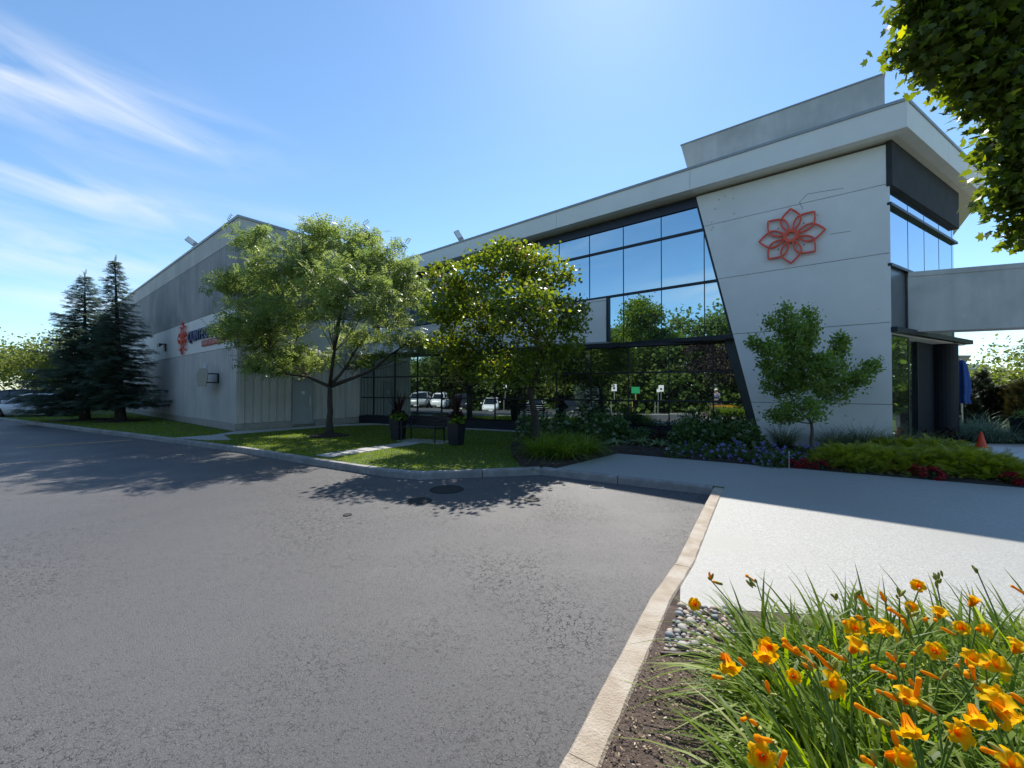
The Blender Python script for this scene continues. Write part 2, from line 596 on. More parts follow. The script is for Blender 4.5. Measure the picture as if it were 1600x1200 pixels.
M_chip = leaf_mat('wood_chips', (.07, .045, .032), (.38, .29, .19), (.62, .54, .43), trans=.0, rough=.9)
M_bark = mat('tree_bark', (.045, .036, .030), (.085, .068, .055), scale=14, rough=.95, bump=.9, bscale=26, stretch=(1, 1, .25))
M_barkp = mat('pale_bark', (.10, .075, .06), (.16, .125, .10), scale=14, rough=.95, bump=.7, bscale=26, stretch=(1, 1, .25))
M_locust = leaf_mat('locust_leaves', (.10, .155, .05), (.24, .31, .10), (.38, .43, .18), trans=.52, rough=.42, spec=.45)
M_lilac = leaf_mat('lilac_leaves', (.07, .115, .026), (.20, .255, .036), (.38, .40, .06), trans=.52, rough=.35, spec=.5)
M_blossom = leaf_mat('faded_blossom', (.33, .2, .075), (.46, .32, .12), trans=.3)
M_young = leaf_mat('young_tree_leaves', (.11, .19, .05), (.24, .34, .08), (.32, .42, .11), trans=.45, rough=.45)
M_maple = leaf_mat('maple_leaves', (.05, .085, .018), (.15, .20, .03), (.36, .38, .05), trans=.55, rough=.4, spec=.5)
M_spruce = leaf_mat('spruce_needles', (.045, .075, .052), (.11, .16, .11), (.19, .235, .155), trans=.28)
M_far = leaf_mat('distant_leaves', (.075, .11, .026), (.18, .22, .055), (.25, .27, .08), trans=.45)
M_farg = leaf_mat('shade_leaves', (.05, .09, .022), (.13, .20, .045), (.2, .26, .06), trans=.4)
M_purple = leaf_mat('purple_leaves', (.022, .014, .013), (.055, .034, .03), trans=.25)
M_bluespruce = leaf_mat('blue_spruce_needles', (.05, .085, .085), (.12, .17, .165), trans=.15)
M_lilyleaf = leaf_mat('daylily_leaves', (.08, .145, .014), (.22, .31, .035), (.38, .42, .14), trans=.5, rough=.5, spec=.3)
M_lily = mat('daylily_petals', (.80, .34, .008), (.88, .45, .015), scale=40, rough=.55, gen='Object')
M_lilyo = mat('daylily_throat', (.78, .17, .008), (.84, .23, .01), scale=40, rough=.55)
M_bud = mat('daylily_buds', (.62, .24, .01), (.72, .32, .02), scale=30, rough=.5)
M_budg = mat('green_buds', (.22, .28, .05), (.42, .34, .05), scale=30, rough=.5)
M_stem = mat('green_stems', (.10, .18, .03), (.15, .24, .05), scale=20, rough=.5)
M_hyd = leaf_mat('hydrangea_leaves', (.055, .11, .03), (.14, .23, .06), trans=.32)
M_hydf = leaf_mat('hydrangea_flowers', (.22, .28, .16), (.42, .46, .36), trans=.2)
M_hosta = leaf_mat('hosta_leaves', (.07, .12, .04), (.28, .34, .17), trans=.25)
M_ger = leaf_mat('geranium_leaves', (.045, .09, .025), (.11, .18, .05), trans=.3)
M_gerf = leaf_mat('violet_flowers', (.20, .17, .46), (.38, .33, .68), trans=.25)
M_beg = leaf_mat('red_begonia', (.20, .008, .012), (.42, .015, .025), trans=.2)
M_begl = leaf_mat('begonia_leaves', (.015, .04, .012), (.04, .06, .02), trans=.2)
M_jun = leaf_mat('gold_juniper', (.15, .19, .022), (.36, .39, .055), (.44, .45, .08), trans=.35)
M_orn = leaf_mat('ornamental_grass', (.08, .11, .05), (.20, .23, .12), trans=.35)
M_blueg = leaf_mat('silver_grass', (.09, .15, .10), (.22, .30, .22), trans=.3)
M_dkred = leaf_mat('dark_red_foliage', (.022, .010, .009), (.06, .024, .018), trans=.2)
M_lime = leaf_mat('lime_vine', (.08, .15, .015), (.18, .28, .03), trans=.3)
M_conif = leaf_mat('dwarf_conifer', (.008, .016, .008), (.028, .042, .016), trans=.12)
M_conifg = leaf_mat('bronze_conifer', (.03, .032, .010), (.09, .085, .025), trans=.15)
M_stone = mat('river_stone', (.30, .27, .24), (.46, .43, .39), scale=12, rough=.75, bump=.1)
M_stone2 = mat('grey_river_stone', (.17, .18, .19), (.30, .31, .32), scale=12, rough=.7, bump=.1)
M_stone3 = mat('tan_river_stone', (.36, .27, .2), (.47, .38, .3), scale=12, rough=.75, bump=.1)
M_edging = mat('rusty_edging', (.08, .06, .05), (.14, .11, .09), scale=20, rough=.8)
M_pot = mat('dark_planter', (.013, .015, .024), (.02, .023, .034), scale=6, rough=.45)
M_cone = mat('orange_cone', (.72, .06, .015), (.8, .08, .02), scale=6, rough=.5)
M_umb = mat('blue_umbrella_fabric', (.012, .06, .26), (.018, .085, .34), scale=6, rough=.8)
M_yel = mat('worn_yellow_paint', (.62, .40, .10), (.34, .24, .11), scale=9, rough=.85, thr=(.42, .6))
M_carw = mat('white_car_paint', (.72, .74, .76), None, rough=.22, spec=.6)
M_carg = mat('grey_car_paint', (.30, .33, .35), None, rough=.22, spec=.6)
M_card = mat('dark_car_paint', (.015, .018, .025), None, rough=.2, spec=.6)
M_carglass = mat('car_glass', (.008, .010, .013), None, rough=.06, spec=.7)
M_tyre = mat('tyre_rubber', (.012, .012, .013), (.02, .02, .02), scale=20, rough=.8)
M_rim = mat('wheel_rim', (.04, .04, .045), (.06, .06, .065), scale=8, rough=.35, metal=.7)
M_lamp = mat('lamp_lens', (.75, .77, .78), None, rough=.15)
M_tail = mat('tail_lamp', (.4, .01, .01), None, rough=.2)
M_beige = mat('beige_backboard', (.30, .275, .215), (.36, .33, .26), scale=6, rough=.7)
M_whitep = mat('white_plastic', (.75, .77, .78), None, rough=.4)
M_signg = mat('green_sign', (.01, .30, .11), None, rough=.5)
M_signw = mat('white_sign', (.78, .8, .8), None, rough=.5)
M_iron = mat('cast_iron', (.010, .010, .011), (.02, .019, .019), scale=30, rough=.7, bump=.6)
M_skin = mat('skin', (.45, .27, .19), (.5, .3, .21), scale=8, rough=.5)
M_shirt = mat('blue_shirt', (.10, .14, .32), (.13, .18, .38), scale=12, rough=.9)
M_trous = mat('dark_trousers', (.02, .022, .032), (.03, .032, .045), scale=12, rough=.9)
M_cap = mat('pale_cap', (.6, .57, .5), (.65, .62, .56), scale=12, rough=.9)
M_farb = mat('pale_far_building', (.55, .56, .57), (.6, .61, .62), scale=.2, rough=.8)
M_farroof = mat('brown_far_roof', (.28, .22, .19), (.34, .27, .23), scale=.3, rough=.9)
M_crack = mat('crack_in_stucco', (.22, .21, .2), None, rough=.95)

# ------------------------------------------------------------------ frames of the place
U = Vector((.783, -.622, 0)).normalized()          # along the office front, to the right
NF = Vector((U.y, -U.x, 0))                        # outward normal of that front, towards the camera
KS = 1.06
C0 = Vector((9.1, 9.73, 0)) * KS                        # right end of the white wall
GD = Vector((.8965, -.443, 0)).normalized()        # along the ground-floor glazing
GN = Vector((GD.y, -GD.x, 0))
GA = Vector((3.35, 14.3, 0)) * 1.03
RD = Vector((.862, .508, 0)).normalized()          # along the entrance side
RN = Vector((RD.y, -RD.x, 0))
L0 = Vector((-10.9, 16.1, 0))                      # warehouse corner
MD = -NF
ZUP = Vector((0, 0, 1))


def UP(t, z, d=0.0):
    return C0 - U * t + NF * d + ZUP * z


def GP(t, z, d=0.0):
    return GA + GD * t + GN * d + ZUP * z


def RP(s, z, d=0.0):
    return C0 + RD * s + RN * d + ZUP * z


def LP(t, z, d=0.0):
    return L0 - U * t + NF * d + ZUP * z


def BP(s, z, d=0.0):                               # warehouse return wall, outward = +U
    return L0 + MD * s + U * d + ZUP * z


def up_tz(x, y, d=0.0):
    p = HP(x, y, C0 + NF * d, NF)
    return -(p - C0).dot(U), p.z


def gz(x, y):
    """height of the asphalt lot: level in front, falling away behind the camera"""
    d = Vector((x, y, 0)).dot(GN)
    return -.12 - .07 * min(max(d - 1.2, 0), 15)


# ------------------------------------------------------------------ ground
m = MB()
m.flat([(-1500, -1500), (1500, -1500), (1500, 1500), (-1500, 1500)], -1.6)
struct(m.build('ground', M_lawn))
gx = [-130, -90, -60, -45, -36, -30, -26, -22, -18, -14, -10, -6, -2, 2, 6, 10, 14, 18, 24, 32, 45, 70]
gy = [-70, -50, -40, -34, -30, -26, -22, -19, -16, -13, -10, -7, -4, -1, 2, 6, 12, 20, 30, 50, 80, 130]
vs = [(x, y, gz(x, y)) for y in gy for x in gx]
nx = len(gx)
fs = [(j * nx + i, j * nx + i + 1, (j + 1) * nx + i + 1, (j + 1) * nx + i) for j in range(len(gy) - 1) for i in range(nx - 1)]
o = MB().add(vs, fs).build('asphalt_lot', M_asph, smooth=True)
struct(o)

AZ = -.12
K1 = [G(-330, 635, AZ), G(0, 657, AZ), G(130, 674, AZ), G(260, 691, AZ), G(380, 708, AZ), G(500, 729, AZ), G(600, 745, AZ), G(657, 750, AZ)]
K2 = [K1[-1], G(845, 742, AZ)]
K3 = [K2[-1], G(1113, 774, AZ)]
K4 = [K3[-1], G(1094, 813, AZ), G(1055, 896, AZ), G(1012, 960, AZ), G(890, 1200, AZ)]
dk = (K4[-1] - K4[-2]).normalized()
K4 += [K4[-1] + dk * 3.6]


def left_n(a, b):
    d = (b - a); d.z = 0; d.normalize()
    return Vector((-d.y, d.x, 0))


def offset_path(P, w):
    out = []
    for i, p in enumerate(P):
        if i == 0: nn = left_n(P[0], P[1])
        elif i == len(P) - 1: nn = left_n(P[-2], P[-1])
        else:
            a = left_n(P[i - 1], P[i]); b = left_n(P[i], P[i + 1])
            nn = (a + b).normalized(); nn = nn / max(.4, nn.dot(a))
        out.append(p + nn * w)
    return out


KW = .17
KALL = K1 + K2[1:] + K3[1:] + K4[1:]
KIN = offset_path(KALL, KW)
KIN2 = offset_path(KALL, KW * .5)
m = MB()
poly = [(p.x, p.y) for p in KIN2] + [(6, -4.2), (45, -4.2), (45, 75), (-70, 75), (-70, 34)]
m.flat(poly, 0.0)
struct(m.build('lawn', M_lawn))


def kerb_run(P, m_, parent, seg, gap=.008, jit=0.0, top=.022):
    Q = offset_path(P, KW)
    # walk both edges together by parameter
    def at(path, lens, s):
        for i in range(len(path) - 1):
            if s <= lens[i] or i == len(path) - 2:
                f = min(1, s / lens[i]); return path[i].lerp(path[i + 1], f)
            s -= lens[i]
    lens = [(P[i + 1] - P[i]).length for i in range(len(P) - 1)]
    T = sum(lens); k = max(1, round(T / seg)); cuts = [T * i / k for i in range(k + 1)]
    for i in range(k):
        a = cuts[i] + (gap if i else 0); b = cuts[i + 1] - (gap if i < k - 1 else 0)
        ss = [a]
        acc = 0
        for l in lens[:-1]:
            acc += l
            if a + .05 < acc < b - .05: ss.append(acc)
        ss.append(b)
        nsub = []
        for q in range(len(ss) - 1):
            kk = max(1, int((ss[q + 1] - ss[q]) / .12)) if jit else 1
            nsub += [ss[q] + (ss[q + 1] - ss[q]) * w / kk for w in range(kk)]
        ss = nsub + [ss[-1]]
        vs = []; fs = []
        for s in ss:
            p = at(P, lens, s)
            ql = [(Q[w + 1] - Q[w]).length for w in range(len(Q) - 1)]
            q = at(Q, ql, s * sum(ql) / T)
            j1 = random.uniform(-jit, jit); j2 = random.uniform(-jit, jit); jz = random.uniform(-jit, jit) * .5
            w = (q - p).normalized()
            p0 = p + w * (.012 + j1 * .6); p1 = p + w * (.03 + j1); q1 = q + w * (j2 - .012); q0 = q + w * (j2 * .7)
            vs += [(p.x, p.y, AZ - .04), (p0.x, p0.y, top - .03), (p1.x, p1.y, top + jz), (q1.x, q1.y, top + jz), (q0.x, q0.y, top - .016), (q0.x, q0.y, -.15)]
        for r in range(len(ss) - 1):
            for c in range(5):
                fs.append((r * 6 + c, (r + 1) * 6 + c, (r + 1) * 6 + c + 1, r * 6 + c + 1))
        fs.append((0, 1, 2, 3, 4, 5)); e = (len(ss) - 1) * 6
        fs.append((e + 5, e + 4, e + 3, e + 2, e + 1, e))
        MB().add(vs, fs).build('kerb_stone', m_, parent)


def kerb_root(nm='kerb'):
    # the kerb itself: a thin concrete footing under its stones
    return nm


m = MB()
for P in (K1, K2, K3):
    Q = offset_path(P, KW)
    for i in range(len(P) - 1):
        m.prism([(P[i].x, P[i].y, AZ - .12), (P[i + 1].x, P[i + 1].y, AZ - .12), (Q[i + 1].x, Q[i + 1].y, AZ - .12), (Q[i].x, Q[i].y, AZ - .12)], (0, 0, .05))
kg = struct(m.build('kerb', M_kerb))
kerb_run(K1, M_kerb, kg, 2.4, jit=.004)
kerb_run(K2, M_kerb, kg, 1.3, jit=.004)
kerb_run(K3, M_kerb, kg, 1.6, jit=.006)
m = MB()
Q = offset_path(K4, KW)
for i in range(len(K4) - 1):
    m.prism([(p.x, p.y, AZ - .12) for p in (K4[i], K4[i + 1], Q[i + 1], Q[i])], (0, 0, .05))
kt = struct(m.build('kerb', M_kerbtan))
kerb_run(K4, M_kerbtan, kt, 1.15, jit=.005, gap=.003)

# forecourt of exposed aggregate
i3 = len(K1) + 0
pin = [p for p in KIN]
kA = KIN[len(K1)]            # kink at 845
kB = KIN[len(K1) + 1]        # corner at 1113
kC = KIN[len(K1) + 3]        # 1055,896
PB0 = G(965, 709); PB1 = G(1600, 763)
pdv = (PB1 - PB0).normalized()
PB2 = PB1 + pdv * 6.5
pad_left = kA.lerp(kB, .09)
FB0 = G(1062, 950); FB1 = Vector((4.6, 2.75, 0)); FB2 = Vector((9.5, .2, 0))
kerb_pt = KIN[len(K1) + 4].lerp(KIN[len(K1) + 3], .08)
m = MB()
Zp = .008
pad_poly = [pad_left, PB0, PB1, PB2, FB2, FB1, FB0, KIN[len(K1) + 3].lerp(KIN[len(K1) + 4], .62), KIN[len(K1) + 3], KIN[len(K1) + 2], KIN[len(K1) + 1]]
m.prism([(p.x, p.y, -.1) for p in pad_poly], (0, 0, .1 + Zp))
o = struct(m.build('forecourt', M_pad))

# planting bed (bark mulch) by the building
bed_poly = [G(829, 673), G(812, 681), G(801, 690), G(797, 701), G(801, 714), G(812, 727), kA + Vector((-.35, .03, 0)), kA + Vector((.0, .02, 0)), pad_left,
            PB0 - pdv * .02, PB1 + Vector((0, .03, 0)), Vector((10.3, 5.9, 0)), Vector((9.9, 7.6, 0)), Vector((10.7, 9.0, 0)), Vector((12.9, 11.5, 0)), RP(5.3, 0, -.2), UP(0, 0, -.4),
            UP(4, 0, -.9), GP(2, 0, -.2), GP(0, 0, -.02)]


def mound(poly, z, h, name, material, res=.28, kindst=True):
    xs = [p.x for p in poly]; ys = [p.y for p in poly]
    bm = bmesh.new()
    f = bm.faces.new([bm.verts.new((p.x, p.y, z)) for p in poly])
    if f.normal.z < 0: f.normal_flip()
    bm.normal_update()
    bmesh.ops.triangulate(bm, faces=bm.faces[:])
    for _ in range(4):
        ed = [e for e in bm.edges if e.calc_length() > res]
        if not ed: break
        bmesh.ops.subdivide_edges(bm, edges=ed, cuts=1)
        bmesh.ops.triangulate(bm, faces=bm.faces[:])
    bnd = {v for e in bm.edges if e.is_boundary for v in e.verts}
    from mathutils import noise as mn
    for v in bm.verts:
        if v not in bnd:
            v.co.z += h * (.5 + .5 * mn.noise(v.co * 2.2)) + .012
    bm.normal_update()
    for fc in bm.faces:
        if fc.normal.z < 0: fc.normal_flip()
    me = bpy.data.meshes.new(name); bm.to_mesh(me); bm.free()
    o = link(name, me, material)
    return struct(o)


mound(bed_poly, .012, .05, 'planting_bed', M_mulch, .4)
soil_poly = [KIN[len(K1) + 3].lerp(KIN[len(K1) + 4], .62), FB0, FB1, FB2, Vector((9, -2.4, 0)), Vector((-1.6, -2.4, 0)), KIN[-1] + Vector((.02, .02, 0)), KIN[-2], KIN[-3]]
mound(soil_poly, .003, .02, 'flower_bed', M_soil, .12)

# entrance path on the right
m = MB()
m.flat([(13.5, 12.3), (22, 12.0), (22, 5.5), (10.5, 5.7), (10.0, 7.7), (10.8, 9.0), (12.2, 10.6)], .016)
M_path = mat('pale_path', (.50, .50, .49), (.60, .60, .59), scale=9, rough=.5, bump=.15)
struct(m.build('entrance_path', M_path))

# concrete walk along the building
m = MB()
wk = [G(268, 684.5), G(330, 680), BP(-.1, 0, .15), BP(3.9, 0, .15), GP(-11.6, 0, .06), GP(-.5, 0, .06), GP(-.5, 0, .5), GP(-10.6, 0, .6), BP(3.4, 0, 1.15), BP(-.8, 0, 1.3), G(362, 687.5), G(322, 688.2)]
m.flat(wk, .006)
struct(m.build('walkway', M_walk))
m = MB()
ylA = G(24, 700, AZ); ylB = G(206, 687.5, AZ)
d = left_n(ylA, ylB) * .085
m.flat([ylA - d, ylB - d, ylB + d, ylA + d], AZ + .004)
struct(m.build('parking_line', M_yel))

# stepping slabs from the kerb to the bench
sroot = None
sa = G(503, 713.5); sb = G(655, 690.5)
sd = (sb - sa); SLn = sd.length; sd.normalize(); sn = Vector((-sd.y, sd.x, 0))
nst = 6
m = MB(); m.box((sa + sb) / 2 + Vector((0, 0, -.02)), (SLn, .5, .02), (sd, sn, ZUP))
sroot = struct(m.build('slab_path', M_mulch))
for i in range(nst):
    c = sa + sd * (SLn * (i + .5) / nst) + sn * random.uniform(-.03, .03)
    m = MB(); m.box(c + Vector((0, 0, .0)), (SLn / nst - .07, .62, .03), (sd, sn, ZUP))
    m.build('slab', M_walk, sroot, bevel=.006)
bc = G(668, 690)
m = MB(); m.box(Vector((-2.75, 12.95, .0)), (1.75, .75, .03), (GD, GN, ZUP))
struct(m.build('bench_slab', M_walk, bevel=.006))

# grass blades on the near lawn
def in_poly(P, x, y):
    c = np.zeros(len(x), bool); n_ = len(P); j = n_ - 1
    for i in range(n_):
        xi, yi, xj, yj = P[i].x, P[i].y, P[j].x, P[j].y
        cond = ((yi > y) != (yj > y)) & (x < (xj - xi) * (y - yi) / (yj - yi + 1e-12) + xi)
        c ^= cond; j = i
    return c


lawn_vis = [p for p in KIN[1:len(K1) + 1]] + [G(832, 736), G(812, 727), G(801, 714), G(797, 701), G(801, 690), G(812, 681), GP(-.6, 0, .5), GP(-10.6, 0, .62), BP(3.4, 0, 1.2), BP(-.8, 0, 1.35), L0 + NF * .3, LP(20, 0, .3)]
n0 = 150000
xs = rng.uniform(min(p.x for p in lawn_vis), max(p.x for p in lawn_vis), n0 * 3); ys = rng.uniform(min(p.y for p in lawn_vis), max(p.y for p in lawn_vis), n0 * 3)
w = in_poly(lawn_vis, xs, ys)
for P in ([(sa - sd * .1) + sn * .33, (sb) + sn * .33, sb - sn * .33, (sa - sd * .1) - sn * .33], wk):
    w &= ~in_poly(P, xs, ys)
for cx, cy, r in [(-6.47, 14.4, .75), (-23.1, 22, 1.4), (-20.3, 21.1, 1.2)]:
    w &= (xs - cx) ** 2 + (ys - cy) ** 2 > r * r
w &= (rng.random(len(xs)) < np.clip(11 / ys, .1, 1) ** 2)
xs = xs[w][:n0]; ys = ys[w][:n0]; n1 = len(xs)
pos = np.stack([xs, ys, np.full(n1, -.004)], 1)
axis = np.stack([rng.normal(0, .45, n1), rng.normal(0, .45, n1), np.ones(n1)], 1)
nr = rng.normal(0, 1, (n1, 3))
v, f = leaf_arrays(pos, axis, nr, rng.uniform(.03, .06, n1), rng.uniform(.008, .015, n1) * np.clip(ys / 10, 1, 2), [(-.5, 0, 0), (.5, 0, 0), (.05, 1, 0), (-.05, 1, 0)], [(0, 1, 2, 3)])
o = link('grass', fast_mesh('grass', v, f, rng.random(n1)), M_grass)
o['kind'] = 'stuff'; o['label'] = 'short mown green grass along the kerb'; o['category'] = 'grass'

# ------------------------------------------------------------------ office building (right wing)
office = thing('office_building', 'two-storey office building with slanted white wall and mirrored blue glazing', 'building', UP(6, 0))
ZS = 7.94                                            # soffit
tl_t, tl_z = up_tz(1088, 309)
bl_t, bl_z = up_tz(1190, 690)


def tl(z):
    return bl_t + (tl_t - bl_t) * (z - bl_z) / (tl_z - bl_z)


joints = [up_tz(1392, 632)[1], up_tz(1391, 503.4)[1], up_tz(1389, 395)[1], up_tz(1385, 287.5)[1]]
zs = [0.0] + joints + [ZS]
print('wall joints', [round(q, 2) for q in zs], 'left edge', round(tl_t, 2), round(tl_z, 2), round(bl_t, 2), round(bl_z, 2))
for i in range(5):
    a = zs[i] + (.008 if i else -.1); b = zs[i + 1] - (.008 if i < 4 else 0)
    m = MB(); m.prism([UP(0, a), UP(tl(a), a), UP(tl(b), b), UP(0, b)], -NF * .34)
    m.build('wall_panel', M_white, office)
m = MB(); m.prism([UP(.03, .0, -.03), UP(tl(0) - .03, 0, -.03), UP(tl(ZS) - .03, ZS, -.03), UP(.03, ZS, -.03)], -NF * .28)
m.build('panel_backing', M_crack, office)
# hairline cracks in the stucco, thin recess lines
for pts in ([(1249, 316), (1262, 303), (1318, 294)], [(1297, 366), (1330, 361)], [(1255, 327), (1249, 316)]):
    P3 = [UP(*up_tz(*p)) + NF * .001 for p in pts]
    m = MB()
    for i in range(len(P3) - 1):
        a, b = P3[i], P3[i + 1]
        s_ = (b - a).normalized().cross(NF) * .006
        m.prism([a - s_, b - s_, b + s_, a + s_], NF * .002)
    m.build('crack', M_crack, office)

# upper glazing
zg_top = up_tz(1089, 322)[1]; z_tr = up_tz(1100, 357)[1]; z_sill = up_tz(1122, 437)[1]; z_bot = up_tz(1149, 523)[1]
cols_t = [up_tz(x, y)[0] for x, y in ((1099, 357), (1031.4, 373), (971.6, 387), (918.6, 399), (872, 410))]
print('upper glass z', round(z_bot, 2), round(z_sill, 2), round(z_tr, 2), round(zg_top, 2), 'cols', [round(q, 2) for q in cols_t])
sp = (cols_t[-1] - cols_t[0]) / 4
T_END = 20.6
colt = [cols_t[0] - sp] + [cols_t[0] + sp * i for i in range(0, 20) if cols_t[0] + sp * i < T_END] + [T_END]
t949 = up_tz(949, 500)[0]


def clip_left(poly, off=.06):
    """keep the part of the (t,z) polygon that lies left of the slanted wall edge"""
    out = []; n_ = len(poly)
    val = lambda p: p[0] - tl(p[1]) - off
    for i in range(n_):
        a, b = poly[i], poly[(i + 1) % n_]; va, vb = val(a), val(b)
        if va >= 0: out.append(a)
        if va * vb < 0:
            f_ = va / (va - vb); out.append((a[0] + (b[0] - a[0]) * f_, a[1] + (b[1] - a[1]) * f_))
    return out


GD_UP = -.09
for r, (za, zb) in enumerate(((z_bot, z_sill), (z_sill, z_tr), (z_tr, zg_top))):
    for i in range(len(colt) - 1):
        ta, tb = colt[i], colt[i + 1]
        if r == 0:
            if ta > t949 - .1: continue
            tb = min(tb, t949)
        poly = clip_left([(ta + .012, za + .03), (tb - .012, za + .03), (tb - .012, zb - .03), (ta + .012, zb - .03)])
        if len(poly) < 3: continue
        tilt = random.uniform(-.002, .002)
        m = MB(); m.prism([UP(t, z, GD_UP + (z - za) * tilt) for t, z in poly], -NF * .025)
        m.build('glass_pane', M_gup, office)
# frame bars
def ubar(ta, za, tb, zb, wd=.06, dep=.1, front=-.05, m_=None, name='mullion'):
    a = UP(ta, za, front); b = UP(tb, zb, front)
    d_ = (b - a).normalized(); s_ = d_.cross(NF).normalized() * wd / 2
    mm = MB(); mm.prism([a - s_, b - s_, b + s_, a + s_], -NF * dep)
    return mm.build(name, m_ or M_frame, office)


for z in (z_sill, z_tr):
    ubar(tl(z) + .05, z, T_END, z, .085, .11)
for i in range(1, len(colt) - 1):
    t = colt[i]
    zlo = z_bot if t < t949 else z_sill
    zhi = zg_top
    zc = (t - bl_t - .06) / (tl_t - bl_t) * (tl_z - bl_z) + bl_z      # height where the slanted edge passes t
    if tl_t > bl_t and zc < zhi: zhi = min(zhi, zc)
    ubar(t, zlo + .03, t, zhi - .03, .022, .09, -.07)
ubar(tl(z_bot) + .03, z_bot, tl(zg_top) + .03, zg_top, .07, .16, -.02, name='slanted_frame')
m = MB(); m.prism([UP(tl(zg_top), zg_top, -.04), UP(T_END, zg_top, -.04), UP(T_END, ZS, -.04), UP(tl(ZS), ZS, -.04)], -NF * .1)
m.build('head_band', M_navy, office)
ubar(t949, z_bot - .12, t949, z_sill, .09, .14, -.0, name='panel_edge_frame')
# sill beam under the upper glass and its soffit
m = MB(); m.prism([UP(tl(z_bot - .1), z_bot - .1, -.01), UP(t949, z_bot - .1, -.01), UP(t949, z_bot + .03, -.01), UP(tl(z_bot + .03), z_bot + .03, -.01)], -NF * .16)
m.build('sill_beam', M_frame, office)
ZGF = 3.22
sof = [UP(tl(3.3), z_bot - .1, -.17), UP(t949, z_bot - .1, -.17), UP(t949 + .4, z_bot - .1, -1.4), UP(tl(3.3) - 1, z_bot - .1, -3.0)]
m = MB(); m.prism(sof, (0, 0, .06)); m.build('floor_soffit', M_soffit, office)
# white spandrel panels left of the glass
ws = [t949 + .05, 10.0, 13.5, 17.0, T_END]
for i in range(len(ws) - 1):
    m = MB(); m.prism([UP(ws[i] + .008, ZGF - .25, -.02), UP(ws[i + 1] - .008, ZGF - .25, -.02), UP(ws[i + 1] - .008, z_sill - .13, -.02), UP(ws[i] + .008, z_sill - .13, -.02)], -NF * .2)
    m.build('spandrel_panel', M_white, office)
m = MB(); m.prism([UP(ws[0], z_sill - .12, .0), UP(T_END, z_sill - .12, .0), UP(T_END, z_sill - .045, .0), UP(ws[0], z_sill - .045, .0)], -NF * .2)
m.build('sill_trim', M_fascia, office)

# fascia and roof edge
FD = .51
fx, fz = up_tz(1417.5, 197.7, FD); fz2 = up_tz(1417.5, 157, FD)[1]
print('fascia corner t', round(fx, 2), 'z', round(fz, 2), round(fz2, 2))
FT = fx
FZ0, FZ1 = fz, fz2
ZS_ = FZ0
fj = [FT, up_tz(1078, 290, FD)[0], up_tz(869.5, 350, FD)[0], 14.4, T_END]
for i in range(len(fj) - 1):
    a = fj[i] + (.006 if i else 0); b = fj[i + 1] - .006
    m = MB(); m.prism([UP(a, FZ0, FD), UP(b, FZ0, FD), UP(b, FZ1, FD), UP(a, FZ1, FD)], -NF * .25)
    m.build('fascia_panel', M_fascia, office)
FC = UP(FT, 0, FD)
SL = 6.9
# side fascia
for a, b in ((.004, 3.2), (3.212, SL)):
    m = MB(); m.prism([FC + RD * a + ZUP * (FZ0 + .003), FC + RD * b + ZUP * (FZ0 + .003), FC + RD * b + ZUP * (FZ1 - .003), FC + RD * a + ZUP * (FZ1 - .003)], -RN * .25)
    m.build('fascia_panel', M_fascia, office)
# coping strips
m = MB(); m.prism([UP(FT - .03, FZ1 + .002, FD + .03), UP(T_END, FZ1 + .002, FD + .03), UP(T_END, FZ1 + .002, FD - .4), UP(FT + .1, FZ1 + .002, FD - .4)], (0, 0, .075))
m.build('coping', M_coping, office)
m = MB(); m.prism([FC + RD * .1 + RN * .03 + ZUP * (FZ1 + .001), FC + RD * SL + RN * .03 + ZUP * (FZ1 + .001), FC + RD * SL - RN * .4 + ZUP * (FZ1 + .001), FC + RD * .3 - RN * .4 + ZUP * (FZ1 + .001)], (0, 0, .072))
m.build('coping', M_coping, office)
# soffit + roof slab
RE = FC + RD * SL
soff = [FC - NF * .02, UP(T_END, 0, FD - .02), UP(T_END, 0, -6), RE - NF * 5, RE - RN * .02]
m = MB(); m.prism([(p.x, p.y, ZS_ + .012) for p in soff], (0, 0, .12)); m.build('soffit', M_soffit, office)
m = MB(); m.prism([(p.x, p.y, FZ1 - .12) for p in soff], (0, 0, .1)); m.build('roof', M_coping, office)
g0 = FC - NF * .16 + RD * .16
m = MB(); m.prism([FC - NF * .14 + ZUP * (ZS_ + .006), UP(T_END, ZS_ + .006, FD - .14), UP(T_END, ZS_ + .006, FD - .17), FC - NF * .17 + ZUP * (ZS_ + .006)], (0, 0, .004))
# raised parapet box on the roof
PO = -1.2
pr = [HP(1064, 228, C0 + NF * PO, NF), HP(1382, 116, C0 + NF * PO, NF)]
tA, zA = -(pr[0] - C0).dot(U), pr[0].z; tB, zB = -(pr[1] - C0).dot(U), pr[1].z
zT = (zA + zB) / 2
print('parapet', round(tA, 2), round(zA, 2), round(tB, 2), round(zB, 2))
m = MB(); m.prism([UP(tB, FZ1 - .05, PO), UP(tA - .45, FZ1 - .05, PO), UP(tA, zA, PO), UP(tB, zB, PO)], -NF * 2.6)
m.build('roof_parapet', M_conc, office)
m = MB(); m.prism([UP(tB - .02, zB + .003, PO + .02), UP(tA + .02, zA + .003, PO + .02), UP(tA + .02, zA + .045, PO + .02), UP(tB - .02, zB + .045, PO + .02)], -NF * 2.64)
m.build('parapet_cap', M_coping, office)

